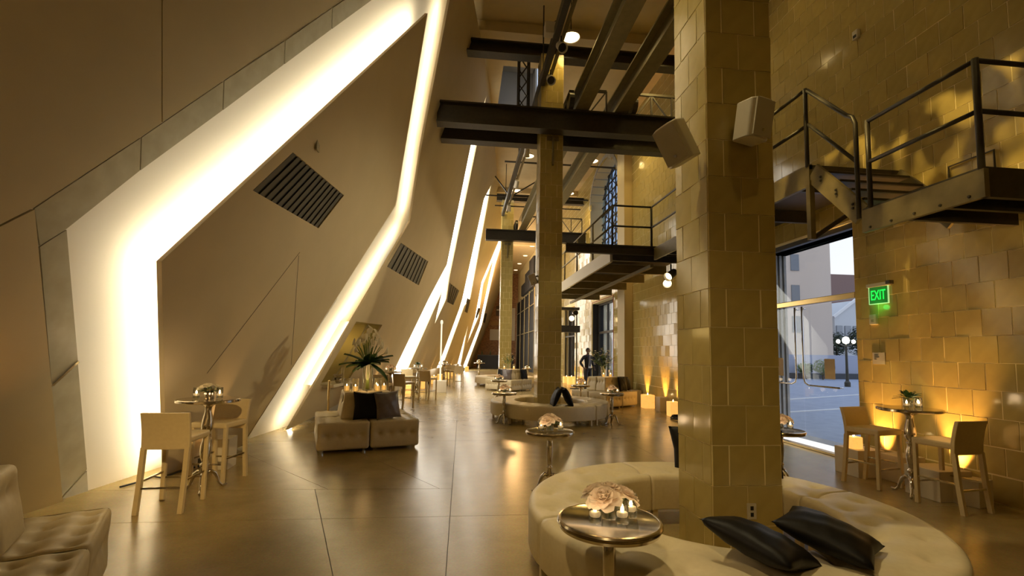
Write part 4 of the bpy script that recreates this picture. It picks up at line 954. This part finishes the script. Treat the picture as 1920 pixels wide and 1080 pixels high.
def bouquet(key, style='peony', votives=3):
    x, y, h, where = TABS[key]; where = SHORT[key]; rnd = random.Random(key)
    adj = {'peony': 'blush peony cluster', 'rose': 'cream rose cluster', 'green': 'dark leafy posy'}[style]
    t = thing('flower_vase', f'{adj} in a small vase on the {where}', 'flowers', (x, y, h), 0, 'table flowers')
    if style == 'rose': MB().lathe([(0, 0), (.05, 0), (.055, .01), (.055, .11), (.05, .11), (.05, .02), (0, .02)], n=20).build('vase', M_SILVER, t, smooth=True)
    else:
        MB().lathe([(0, .002), (.040, .002), (.042, .006), (.042, .10), (.040, .10), (.040, .01), (0, .01)], n=20).build('vase', M_GLASS, t, smooth=True); MB().lathe([(0, .011), (.039, .011), (.039, .05), (0, .05)], n=16).build('water', M_WATER, t)
    sm = MB()
    n = {'peony': 4, 'rose': 9, 'green': 5}[style]
    for i in range(n):
        a = 2*PI*i/max(1, n-1)+rnd.uniform(-.2, .2); r = 0 if i == 0 else (.085 if style == 'peony' else .075)
        p = Vector((r*math.cos(a), r*math.sin(a), .165 if i == 0 else .125+rnd.uniform(-.015, .015)))
        if style == 'rose' and i > 5: r = .04; p = Vector((r*math.cos(a*1.7), r*math.sin(a*1.7), .16))
        sm.tube([(0, 0, .012), (p.x*.4, p.y*.4, .08), p], .004, 5)
        if style != 'green':
            o = put('blossom', ME_PEONY if style == 'peony' else ME_ROSE, t, p-Vector((0, 0, .02)), (0, 0, 0)); o.rotation_euler = Vector((p.x*6+.02, p.y*6, 1)).to_track_quat('Z', 'Y').to_euler(); s = rnd.uniform(.9, 1.12); o.scale = (s, s, s)
    sm.build('stem', M_STEM, t)
    lm = MB()
    if style == 'green':
        for i in range(46):
            a = rnd.uniform(0, 2*PI); e = rnd.uniform(.1, 1.3); d = Vector((math.cos(a)*math.cos(e), math.sin(a)*math.cos(e), math.sin(e)*.8)); leaf(lm, Vector((0, 0, .11))+d*.03, Vector((0, 0, .11))+d*rnd.uniform(.10, .16), .045, .2)
    else:
        for i in range(6):
            a = rnd.uniform(0, 2*PI); leaf(lm, (0, 0, .09), (.11*math.cos(a), .11*math.sin(a), .10), .04, .15)
    lm.build('leaves', M_LEAF, t, smooth=True, fix=False)
    spots = {3: ((-2.5, 'left'), (-1.1, 'middle'), (.05, 'right')), 2: ((-2.7, 'left'), (-.2, 'right'))}[votives]
    for (a, lab) in spots:
        r = .125 if abs(a+1.1) > .1 else .10
        put_votive((x+r*math.cos(a), y+r*math.sin(a)*.9, h), f'{lab} votive candle in clear glass on the {where}')
    [lamp('candle_glow', 'POINT', (x+dx_, y-.20, h+.15), .9, (1, .68, .38), size=.05) for dx_ in (-.17, .15)]
for key, style, nv in (('ca', 'peony', 3), ('cb', 'peony', 2), ('cc', 'peony', 2), ('cd', 'peony', 2), ('ce', 'peony', 2), ('cg', 'peony', 2), ('ch', 'peony', 2), ('ci', 'rose', 2), ('hl', 'rose', 2), ('h1', 'peony', 2), ('h2', 'green', 2), ('h3', 'rose', 2), ('h4', 'rose', 2), ('hr', 'green', 3)): bouquet(key, style, nv)
# hurricane candles on the lounge backrests
def hurricane():
    t = thing('hurricane_candle', 'x', 'candle', (0, 0, 0), 0, 'pillar candles in tall glasses')
    MB().lathe([(0, .002), (.052, .002), (.056, .006), (.056, .22), (.054, .22), (.054, .010), (0, .010)], n=24).build('glass', M_GLASS, t, smooth=True)
    MB().lathe([(0, .011), (.042, .011), (.042, .085), (.036, .090), (0, .086)], n=20).build('wax', M_WAX, t, smooth=True)
    wx_ = t.children[-1]; MB().lathe([(0, .088), (.007, .096), (.008, .104), (0, .13)], n=10).build('flame', M_FLAME, wx_, smooth=True)
    return t
H0 = None
for key, x, y, lab in (('cm', -.33, -.10, 'hurricane candle at the left end beside the calla lily vase'), ('cm', -.20, -.22, 'hurricane candle in front left of the calla lily vase'), ('cm', .17, -.20, 'hurricane candle just right of the calla lily vase'), ('cm', .30, -.05, 'hurricane candle at the right end beside the calla lily vase'), ('cm', .20, .18, 'hurricane candle behind the right of the calla lily vase'),
        ('cl', -.10, .30, 'hurricane candle at the extreme left edge on the near backrest'), ('cr', -.20, -.15, 'hurricane candle on the lounge backrest in front of the man'), ('cr', .02, -.24, 'hurricane candle below the branch arrangement by the tiled wall'), ('cf', -.2, .1, 'hurricane candle left on the far lounge backrest'), ('cf', .15, -.15, 'hurricane candle right on the far lounge backrest')):
    p = on(key, x, y, .898)
    if H0 is None: H0 = hurricane(); H0.location = p; H0['label'] = lab
    else: dup(H0, p, 0, lab)
for key in ('cm', 'cr', 'cf', 'cl'): lamp('candle_glow', 'POINT', on(key, 0, -.12, 1.08), .6 if key == 'cl' else 2., (1, .58, .22), size=.12)
# calla lilies
rnd = random.Random(21)
cv = thing('calla_lily_vase', 'tall glass vase of white calla lilies on the cream lounge backrest', 'flowers', on('cm', .02, -.02, .898))
MB().lathe([(0, .003), (.082, .003), (.088, .012), (.088, .46), (.085, .46), (.085, .016), (0, .016)], n=32).build('vase', M_GLASS, cv, smooth=True)
MB().lathe([(0, .017), (.083, .017), (.083, .34), (0, .34)], n=24).build('water', M_WATER, cv)
def calla():
    def fn(u, v):
        a = 2*PI*u; f = math.cos(a)                  # f=1: the long lip
        r = .012+.040*v**1.6*(1+.35*f*v); z = .14*v*(1+.28*f*v*v)-.02*v**4*(1-f)
        return (r*math.cos(a)+.03*v**3*f, r*math.sin(a), z)
    return MB().grid(fn, 16, 9, closeu=True).lathe([(.006, .02), (.007, .09), (0, .10)], n=6).mesh('calla_bloom', M_PETALW, True, fix=False)
ME_CA = calla()
for i in range(23):
    a = i*2.399; r = .03+.23*math.sqrt(i/23); top = Vector((r*math.cos(a), r*math.sin(a)*.8, 1.02-.9*r*r*4-rnd.uniform(0, .16)+(.0 if i else .03))); k = Vector((math.cos(a)*.04, math.sin(a)*.04, .02))
    mid = Vector((top.x*.25, top.y*.25, .48)); d = (top-mid).normalized()
    MB().tube([k*-1+Vector((0, 0, .04)), mid, mid.lerp(top, .6)+Vector((0, 0, .02)), top], .008, 6).build('stem', M_STEM, cv, smooth=True)
    o = put('calla_bloom', ME_CA, cv.children[-1], top-d*.01); o.rotation_euler = ((d+Vector((top.x, top.y, 0))*.7).to_track_quat('Z', 'X') @ Matrix.Rotation(0, 3, 'Z').to_quaternion()).to_euler(); s = rnd.uniform(.62, .84); o.scale = (s, s, s*1.05)
for i in range(22):
    a = i*2.399+.4; L = rnd.uniform(.22, .40); 
    if i == 2: a, L = PI+.25, .46
    if i == 5: a, L = -.35, .42
    z1_ = .50+rnd.uniform(-.16, .22) if i not in (2, 5) else (.56 if i == 2 else .28); m = MB(); leaf(m, (.03*math.cos(a), .03*math.sin(a), .44), (L*math.cos(a), L*.9*math.sin(a), z1_), .19, .30, fold=.35); m.build('leaf', M_LEAF, cv, smooth=True, fix=False)
# branch arrangements on the other lounge groups
def branches(label, loc, sc, n, rnd, flower=M_PETALW):
    t = thing('branch_arrangement', label, 'flowers', loc); MB().lathe([(0, .003), (.07*sc, .003), (.09*sc, .33*sc), (.086*sc, .33*sc), (.066*sc, .02), (0, .02)], n=24).build('vase', M_GLASS, t, smooth=True)
    sm = MB(); lm = MB(); fm = MB()
    for i in range(n):
        a = rnd.uniform(0, 2*PI); r = rnd.uniform(.1, .42)*sc; z = (.62+rnd.uniform(0, .42)-r*.5)*sc; top = Vector((r*math.cos(a), r*math.sin(a), z)); sm.tube([(0, 0, .03), (top.x*.2, top.y*.2, .33*sc), top], .006*sc, 5)
        for j in range(5):
            p = Vector((top.x*.2, top.y*.2, .33*sc)).lerp(top, rnd.uniform(.15, .95)); q = p+Vector((rnd.gauss(0, .1), rnd.gauss(0, .1), rnd.gauss(.02, .06)))*sc; leaf(lm, p, q, .05*sc, .1)
        for j in range(2): petal_flower(fm, top+Vector((rnd.gauss(0, .04), rnd.gauss(0, .04), rnd.gauss(-.02, .04)))*sc, .045*sc, 7, rnd=rnd)
    sm.build('branch', M_STEM, t); lm.build('leaves', M_LEAF, t, fix=False, smooth=True); tag(fm.build('blossoms', flower, t, fix=False, smooth=True), kind='stuff'); return t
branches('large loose branch arrangement in glass before the far glass door', on('cr', -.02, .02, .898), 1.0, 20, rnd)
branches('low wide branch arrangement on the far lounge backrest', on('cf', 0, .05, .898), .72, 16, rnd)
def counter_vase():
    s_, h_ = hp[3][0]*.45+hp[2][0]*.55, hp[3][1]*.5+hp[2][1]*.5; x = wallX(s_, sh)+.10
    t = thing('counter_flowers', 'small silver bowl of cream flowers on the white wall counter', 'flowers', (x, s_-.2, sh)); MB().lathe([(0, 0), (.05, .0), (.075, .06), (.08, .12), (.075, .12), (.05, .02), (0, .02)], n=20).build('bowl', M_SILVER, t, smooth=True)
    for i in range(6): o = put('blossom', ME_ROSE, t, (.07*math.cos(i*1.1), .07*math.sin(i*1.1), .15+.02*(i % 2)))
    for i, dx in enumerate((.02, .14)):
        c = thing('taper_candle', ('left' if i == 0 else 'right')+' slim white candle stick on the wall counter', 'candle', (x+.02, s_-.05+dx*1.6, sh), 0, 'slim candles on the wall counter'); MB().lathe([(.04, 0), (.04, .01), (.012, .02), (.012, .34), (0, .345)], n=12).build('stick', M_PETALW, c)
counter_vase()
p = at(613, 812); t = thing('post', 'slim upright brass coloured post left of the wall counter', 'post', p)
MB().lathe([(.10, 0), (.10, .012), (.02, .02), (.02, .99), (.026, 1.0), (0, 1.01)], n=16).build('pole', M_BRASS, t, smooth=False)
# light pole on a white plinth
pl_ = thing('light_pole', 'tall glowing white light pole on a white plinth', 'lamp', (-.83, 18.75, 0))
MB().box((0, 0, .23), (.52, .52, .46)).build('plinth', M_BOX, pl_, bevel=.008); MB().lathe([(.05, .46), (.05, .475), (.03, .48), (.03, 2.7), (.05, 2.72), (.055, 2.8), (.03, 2.86), (0, 2.87)], n=14).build('tube', emitmat('pole_glow', (1., .85, .58), 1.3), pl_, smooth=True)
# ---- white plinth boxes with uplights, glowing candle cubes along the walls
def cube(label, x, y, s, h, rz=0, glow=False):
    t = thing('candle_block' if glow else 'plinth_box', label, 'candle' if glow else 'box', (x, y, 0), rz, 'glowing square candles along the walls' if glow else 'white boxes along the walls')
    MB().box((0, 0, h/2+.0), (s, s, h)).build('wax' if glow else 'box', M_WAX if glow else M_BOX, t, bevel=.012 if glow else .005)
    if glow: MB().lathe([(0, h), (.012, h+.012), (.012, h+.03), (0, h+.06)], n=10).build('flame', M_FLAME, t, smooth=True)
    return t
def uplight(x, y, tx, power=40, cone=38, zt=3.5, col=AMBER, lab=None):
    t = thing('uplight', lab, 'uplight', (x, y, 0), 0, 'small floor uplights behind the boxes'); MB().lathe([(.05, 0), (.05, .10), (.055, .11), (.045, .11), (.04, .09), (0, .09)], n=14).build('housing', M_STEEL, t)
    lamp('uplight_beam', 'SPOT', (x, y, .13), power*3, col, (tx, y, zt), .03, cone, .8)
wb_ = lambda y: LX+LS*(y-LY)
for k, (y, s, h, g, lab) in enumerate(((6.75, .30, .40, False, 'white box with a warm glow behind the near left high table'), (17.9, .26, .34, True, 'glowing candle cube left of the second wall table'), (20.6, .24, .34, True, 'glowing candle cube behind the light pole'), (23.6, .28, .38, True, 'glowing candle cube right of the light pole'),
        (25.6, .28, .38, True, 'second glowing candle cube beyond the light pole'), (28.3, .28, .38, True, 'third glowing candle cube beyond the light pole'), (31.2, .3, .38, True, 'fourth glowing candle cube along the far left wall'), (35., .3, .38, True, 'fifth glowing candle cube along the far left wall'), (40., .3, .38, True, 'last glowing candle cube at the end of the left wall'))):
    cube(lab, wb_(y)+.42, y, s, h, .1, g)
    uplight(wb_(y)+.17, y+.05, wb_(y)+1.15, 30 if k else 22, 34, 3.2, (1, .55, .2), f'uplight hidden behind the {lab}')
uplight(-2.65, 14.2, -1.6, 40, 36, 3.2, (1, .55, .2), 'small uplight at the wall behind the first wall table')
uplight(-3.95+.55, 4.0, -3.0, 9, 70, 3., (1, .50, .18), 'small uplight behind the near left lounge seats')
for k, (x, y, s, h, g, lab) in enumerate(((5.55, 6.05, .40, .36, False, 'white box near the glass entrance under the bar stool'), (5.82, 5.68, .34, .34, False, 'white box behind the right high table'), (5.60, 5.02, .42, .34, False, 'white box right of the right high table'), (5.72, 4.78, .3, .28, False, 'smaller white box nearest the right edge'),
        (5.85, 15.3, .34, .42, False, 'white box beside the orange lit lounge seats'), (5.66, 13.75, .32, .40, True, 'glowing candle cube between white boxes at the tiled wall'), (5.80, 13.0, .30, .40, False, 'white box right of the glowing candle cube'), (5.62, 11.95, .26, .38, True, 'glowing candle cube just left of the nearest column'),
        (5.72, 23.9, .4, .42, True, 'far glowing candle cube left of the standing man'), (5.68, 22.6, .36, .38, True, 'glowing candle cube close behind the standing man'), (5.75, 25.2, .36, .36, True, 'farthest glowing candle cube at the right wall'))): cube(lab, x, y, s, h, .0 if k != 3 else .3, g)
cb_ = cube('glowing candle cube on the white box near the glass entrance', 5.45, 6.02, .15, .16, 0, True); cb_.location.z = .362
for y, pw in ((6.12, 60), (5.12, 85), (12.5, 30), (13.35, 60), (14.7, 44), (16.5, 30), (23.2, 40), (24.6, 40)): uplight(5.90 if y > 8 else 5.93, y, RX+.16, pw*2, 50, 3.3, AMBER, f'small amber uplight at the right wall {"nearest the right edge" if y < 5.5 else "beside the glass entrance" if y < 7 else "just left of the nearest column" if y < 13 else "behind the glowing candle cube" if y < 14 else "beside the orange lit seats" if y < 15 else "in front of the pilaster" if y < 18 else "behind the standing man" if y < 24 else "farthest along"}')
for (x, y, p_) in ((5.5, 13.6, 3), (5.5, 23, 4), (5.45, 11.9, 2), (5.4, 5.9, 1.0), (5.5, 4.9, 1.2)): lamp('cube_glow', 'POINT', (x, y, .7), p_, AMBER, size=.15)
t = thing('floor_cable', 'thin dark cable along the floor by the near left high table', 'cable', at(262, 903))
MB().tube([at(u, v, .012)-at(262, 903) for u, v in ((225, 913), (262, 903), (285, 893), (305, 896), (335, 884), (365, 876))], .010, 6).build('cord', M_DARK, t)
t = thing('floor_cable', 'loose coil of cable at the tiled wall left of the nearest column', 'cable', (5.55, 11.3, 0))
MB().tube([(.28*math.cos(a_*.5)*(1-a_*.008), .34*math.sin(a_*.5), .015+.002*a_) for a_ in range(36)], .014, 6).build('cord', M_DARK, t)
# dark round pot by the pilaster
t = thing('metal_pot', 'dark shiny round pot standing by the pilaster', 'pot', (5.50, 15.6, 0)); MB().lathe([(0, 0), (.2, 0), (.28, .2), (.30, .5), (.27, .72), (.2, .80), (.22, .84), (.19, .84), (0, .7)], n=24).build('bowl', mat('dark_metal', (.10, .08, .06), .2, .8), t, smooth=True)
# par lamps on the walkway and on a stand
M_PAR = emitmat('par_lens', (1., .72, .34), 9)
spotlight('lit par lamp under the far walkway, left of a pair', (5.15, 11.2, 3.45), (2.5, 6, 1.2), 'lit par lamps', M_STEEL, 1.1, M_PAR)
spotlight('lit par lamp under the far walkway, right of a pair', (5.15, 11.0, 3.62), (1.5, 9, 1.2), 'lit par lamps', M_STEEL, 1.1, M_PAR)
ls = thing('light_stand', 'tall black lighting stand holding a dark box under the far walkway', 'stand', (5.3, 21.2, 0))
MB().tube([(0, 0, 0), (0, 0, 3.6)], .035, 8).build('pole', M_OLIVE, ls); MB().lathe([(.3, 0), (.3, .03), (.04, .05)], n=16).build('base', M_STEEL, ls); MB().box((-.35, 0, 2.75), (.9, .5, .3)).build('box', M_STEEL, ls); MB().box((-.4, 0, 3.7), (1.0, .3, .12)).build('crossbar', M_STEEL, ls)
spotlight('lit par lamp on the lighting stand under the far walkway', (5.0, 20.9, 3.25), (2, 12, 1), 'lit par lamps', M_STEEL, 1.3, M_PAR); spotlight('unlit par lamp above the lit one on the lighting stand', (5.12, 20.8, 3.48), (5, 12, 3), 'lit par lamps', M_CHROME, 1.1)
# ---- far end: bar, notice boards, black drapes
br = thing('bar_counter', 'black bar counter at the far brick wall', 'bar', (3.35, 46.6, 0)); MB().box((0, 0, .65), (3.6, .8, 1.3)).build('front', M_DARK, br); MB().box((0, 0, 1.33), (3.8, .95, .06)).build('worktop', M_STEEL, br)
for i in range(7):
    o = MB().lathe([(.05, 0), (.05, .28), (.02, .36), (.02, .46), (0, .46)], n=10).build('bottle', M_GLASS if i % 2 else mat('bottle_green', (.05, .10, .04), .1), smooth=True); o.location = (2.0+i*.42, 46.5, 1.36); tag(o, ('first', 'second', 'third', 'fourth', 'fifth', 'sixth', 'seventh')[i]+' small bottle from the left on the far black bar', 'bottle', 'bottles on the far bar')
for k, (x, z, wd, ht, m_, lab) in enumerate(((4.15, 6.2, 1.0, 1.1, mat('dark_board', (.10, .06, .035), .6), 'dark brown notice board high on the brick wall'), (3.95, 4.8, 1.7, .45, mat('ochre_board', (.40, .24, .09), .6), 'narrow ochre board on the brick wall'), (3.75, 3.55, 1.5, 1.2, M_WHITEPLAS, 'square cream board low on the brick wall'), (5.2, 4.75, 1.15, 3.6, M_WHITEPLAS, 'tall cream board on the brick wall beside the farthest column'))):
    t = thing('notice_board', lab, 'board', (x, YF-.035, z)); MB().box((0, 0, 0), (wd, .06, ht)).build('board', m_, t)
    if k == 0: MB().box((0, -.035, .1), (.9, .02, .16)).build('print_line', M_WHITEPLAS, t)
t = thing('black_drape', 'tall black drapes with poles at the far right wall', 'drape', (5.75, 36, 0)); m = MB(); m.grid(lambda u, v: (.18*math.sin(u*70)*.3+.1, u*14, v*6.9), 140, 1); m.build('cloth', M_DARK, t, fix=False)
for k in range(5): MB().tube([(-.05, .6+k*3.0, 0), (-.05, .6+k*3.0, 6.95)], .05, 6).build('pole', M_OLIVE, t)
for z_ in (3.4, 5.6): MB().tube([(-.06, .6, z_), (-.06, 12.6, z_)], .04, 6).build('crossbar', M_OLIVE, t)
t = thing('black_screen', 'stepped black screen above the drapes at the far right', 'screen', (5.45, 37, 0))
for k in range(3): MB().box((.2, .5+k*2.6, (7.0+9.4-.7*k)/2), (.25, 2.5, 2.4-.7*k)).build('panel', M_DARK, t)
# ================================================================== PERSON
def skin(name, pts, edges, m_, parent, lv=2, root=0):
    me = bpy.data.meshes.new(name); me.from_pydata([p[0] for p in pts], edges, []); me.materials.append(m_); o = put(name, me, parent)
    s = o.modifiers.new('skin', 'SKIN'); s.use_smooth_shade = True; d = me.skin_vertices[0].data
    for i, p in enumerate(pts): r = p[1]; d[i].radius = r if isinstance(r, tuple) else (r, r); d[i].use_root = (i == root)
    o.modifiers.new('sub', 'SUBSURF').levels = lv; o.modifiers['sub'].render_levels = lv; return o
M_SKIN = mat('dark_skin', (.13, .065, .035), .5); M_SUIT = mat('black_suit', (.014, .013, .017), .6); M_SHIRT = mat('white_shirt', (.72, .68, .62), .7)
pe = thing('person', 'person in dark suit and white shirt by the far glass door, hand at hip', 'person', (5.42, 19.7, 0), math.radians(28))   # faces -Y turned right
# skeleton (front = -Y); x = own left is +x as seen from the front... viewer's left is -x
J = dict(pel=((0, 0, .98), (.15, .10)), wa=((0, 0, 1.10), (.145, .10)), ch=((0, -.01, 1.36), (.175, .115)), sh=((0, 0, 1.50), (.12, .085)), nk=((0, -.005, 1.59), .056), hd0=((0, -.02, 1.66), .062))
def body():
    P = [(0, 0, .98), (0, 0, 1.10), (0, -.01, 1.36), (0, 0, 1.51), (0, -.005, 1.60), (0, -.02, 1.67), (0, -.02, 1.76), (0, -.015, 1.82)]
    R = [(.14, .095), (.135, .09), (.165, .105), (.10, .075), .052, .062, .086, .05]
    E_ = [(i, i+1) for i in range(7)]
    def ch(root, pts):
        b = root
        for p, r in pts: P.append(p); R.append(r); E_.append((b, len(P)-1)); b = len(P)-1
        return b
    ch(0, [((-.10, 0, .92), .095), ((-.12, -.01, .52), .058), ((-.13, .02, .10), .042), ((-.135, -.05, .05), .04), ((-.145, -.17, .035), .032)])
    ch(0, [((.10, 0, .92), .095), ((.125, -.02, .52), .058), ((.14, .0, .10), .042), ((.145, -.07, .05), .04), ((.16, -.19, .035), .032)])
    ra = ch(3, [((-.20, 0, 1.49), .062), ((-.36, .07, 1.24), .044), ((-.27, -.03, 1.03), .032), ((-.245, -.05, .98), (.034, .022))])
    la = ch(3, [((.20, 0, 1.49), .062), ((.27, .02, 1.21), .044), ((.24, -.15, 1.02), .032), ((.225, -.20, .97), (.034, .022))])
    for root, bx, by, bz, sx in ((ra, -.245, -.05, .98, -1), (la, .225, -.20, .97, 1)):
        for f in range(4): ch(root, [((bx+.014*(f-1.5)*sx, by-.02-.004*f, bz-.045), .0095), ((bx+.016*(f-1.5)*sx, by-.028, bz-.085+.006*abs(f-1.5)), .0085)])
        ch(root, [((bx-.03*sx, by-.03, bz-.02), .010), ((bx-.036*sx, by-.045, bz-.05), .009)])
    return list(zip(P, R)), E_
pts, ed = body(); skin('body', pts, ed, M_SKIN, pe, 2)
hd = MB()
hd.grid(lambda u, v: (Vector((math.cos(2*PI*u)*.079*math.sin(PI*v), math.sin(2*PI*u)*.098*math.sin(PI*v)-.02-(.012 if math.sin(2*PI*u) < -.6 and .5 < v < .62 else 0), 1.755+.115*math.cos(PI*v)))), 20, 14, closeu=True)
hd.build('face', M_SKIN, pe, smooth=True, fix=False)
MB().add([(-.014, -.112, 1.725), (.014, -.112, 1.725), (0, -.142, 1.728), (0, -.112, 1.775)], [(0, 1, 2), (0, 2, 3), (1, 3, 2)]).build('nose', M_SKIN, pe)
for s in (-1, 1):
    MB().lathe([(0, -.011), (.010, -.005), (.010, .005), (0, .011)], (s*.032, -.104, 1.765), 8).build('eye', M_SHIRT, pe, smooth=True); MB().lathe([(0, -.03), (.014, -.015), (.016, .015), (0, .032)], (s*.083, -.01, 1.75), 8).build('ear', M_SKIN, pe, smooth=True)
MB().box((0, -.113, 1.695), (.045, .012, .012)).build('mouth', mat('lip', (.16, .06, .05), .5), pe)
MB().grid(lambda u, v: Vector((math.cos(2*PI*u)*.086*math.sin(PI*v*.5), math.sin(2*PI*u)*.102*math.sin(PI*v*.5)-.012+.01*v, 1.775+.105*math.cos(PI*v*.5)-(.05*v*v if math.sin(2*PI*u) > -.2 else 0))), 20, 8, closeu=True).build('hair', M_DARK, pe, smooth=True, fix=False)
skin('jacket', [((0, .0, .86), (.172, .125)), ((0, 0, 1.12), (.155, .108)), ((0, 0, 1.36), (.185, .12)), ((0, .01, 1.51), (.12, .08)), ((-.215, 0, 1.485), .075), ((-.37, .07, 1.24), .058), ((-.285, -.02, 1.06), .048), ((.215, 0, 1.485), .075), ((.285, .02, 1.21), .058), ((.25, -.13, 1.05), .048)],
     [(0, 1), (1, 2), (2, 3), (3, 4), (4, 5), (5, 6), (3, 7), (7, 8), (8, 9)], M_SUIT, pe)
skin('trousers', [((0, 0, 1.06), (.16, .115)), ((-.10, 0, .90), .118), ((-.12, -.01, .52), .078), ((-.13, .02, .07), .066), ((.10, 0, .90), .118), ((.125, -.02, .52), .078), ((.14, 0, .07), .066)], [(0, 1), (1, 2), (2, 3), (0, 4), (4, 5), (5, 6)], M_SUIT, pe)
MB().grid(lambda u, v: ((u-.5)*(.05+.15*(v**.8)*(1-.25*v)), -.128-.022*math.sin(PI*min(1, v*.9+.1)), 1.0+(1-v)*.54), 8, 8).build('shirt', M_SHIRT, pe, smooth=True, fix=False)
MB().grid(lambda u, v: ((u-.5)*(.028+.05*v), -.150-.022*math.sin(PI*min(1, v*.9+.1)), 1.08+(1-v)*.44), 3, 8).build('tie', mat('dark_tie', (.03, .012, .02), .4), pe, smooth=True, fix=False)
for s in (-1, 1): MB().prism([(0, 0), (s*.09, .03), (s*.13, -.02), (s*.045, -.46)], lambda a, b, d: (a*.9+s*.005, d-.118, b+1.53), -.01, .012).build('lapel', M_SUIT, pe)
for s in (-1, 1): MB().box((s*.142, -.085, .045), (.10, .29, .09), taper=.8).build('shoe', M_BLACK, pe, bevel=.02)
# ================================================================== LIGHT
for x, y, lab in PL+[(2.5, 7.1, ''), (5.1, 7.1, ''), (2.5, 3.4, ''), (5.1, 3.4, ''), (5.1, 10.7, ''), (2.5, 27, ''), (2.5, 33, ''), (2.5, 39, ''), (2.5, 45, '')]:
    lamp('pendant_light', 'SPOT', (x, y, 9.36), (60 if x < 4 else 190) if y > 10 else (12 if x < 4 else 26), WARM, (x, y, 0), .2, 150, .8)
for x, y, lab in ((2.5, 7.1, 'dome lamp above the frame, second from the near end on the left'), (5.1, 7.1, 'dome lamp above the frame, second from the near end on the right'), (2.5, 3.4, 'dome lamp above the frame, nearest on the left'), (5.1, 3.4, 'dome lamp above the frame, nearest on the right')): dup(P0, (x, y, 9.42), 0, lab)
def gobo(loc, target, power, cone, scale, lo, hi, col=WARM):
    o = lamp('gobo_projector', 'SPOT', loc, power, col, target, .01, cone, .6); l = o.data; l.use_nodes = True; t = l.node_tree; e = t.nodes['Emission']
    g = t.nodes.new('ShaderNodeNewGeometry'); n = t.nodes.new('ShaderNodeTexNoise'); n.inputs['Scale'].default_value = scale; n.inputs['Detail'].default_value = 1.5; r = t.nodes.new('ShaderNodeValToRGB')
    r.color_ramp.elements[0].position = lo; r.color_ramp.elements[1].position = hi; t.links.new(g.outputs['Incoming'], n.inputs['Vector']); t.links.new(n.outputs['Fac'], r.inputs[0]); t.links.new(r.outputs[0], e.inputs['Color'])
gobo((1.95, 5.3, 8.2), (RX, 5.0, 4.6), 1300, 56, 13, .47, .64)
gobo((1.2, .2, 2.5), (RX, 5.0, 2.75), 260, 30, 13, .47, .66)
gobo((1.95, 5.3, 8.2), (2.9, 2.7, .4), 160, 24, 14, .50, .62)
lamp('far_end_fill', 'SPOT', (3, 45, 9.9), 2600, (1, .52, .16), (3.2, 51, 4), .3, 110)  # added light without a fixture, brightens the far brick wall
lamp('far_ceiling_wash', 'POINT', (4.2, 36, 6.5), 500, (1, .55, .2), size=.4)
lamp('counter_fill', 'POINT', (wallX(12, 2.4, -.8), 12.2, 2.2), 6, WARM, size=.1)  # added unseen light inside the counter window recess
lamp('column_fill', 'SPOT', (-.25, 4.3, 8.9), 800, SOFT, (1.6, 3.6, 2.4), .08, 48, .9)  # added spot without a fixture, brightens the near column's left face
lamp('par_and_fill_beam', 'SPOT', (.6, -1.8, 4.4), 1150, (1, .68, .28), (-2.7, 5.1, .6), .06, 20, .9)  # added fill behind the camera, brightens the near left stool
lamp('par_and_fill_beam', 'SPOT', (-1.0, -1.2, 5.0), 240, (1, .72, .34), (1.3, 2.9, .4), .06, 46, .9)  # added unseen fill from behind left, brightens the near ring seat
lamp('par_and_fill_beam', 'SPOT', (5.1, 10.7, 3.4), 420, SOFT, (-2.6, 9.2, 3.0), .06, 52, .9)
lamp('par_and_fill_beam', 'SPOT', (1.9, .3, 8.3), 90, WARM, (2.2, 3.6, 2.2), .06, 30, .9)  # added overhead fill for the near column's front face
lamp('par_and_fill_beam', 'SPOT', (4.9, 20.6, 3.2), 420, SOFT, (-1.6, 15., 3.0), .06, 80, .9)
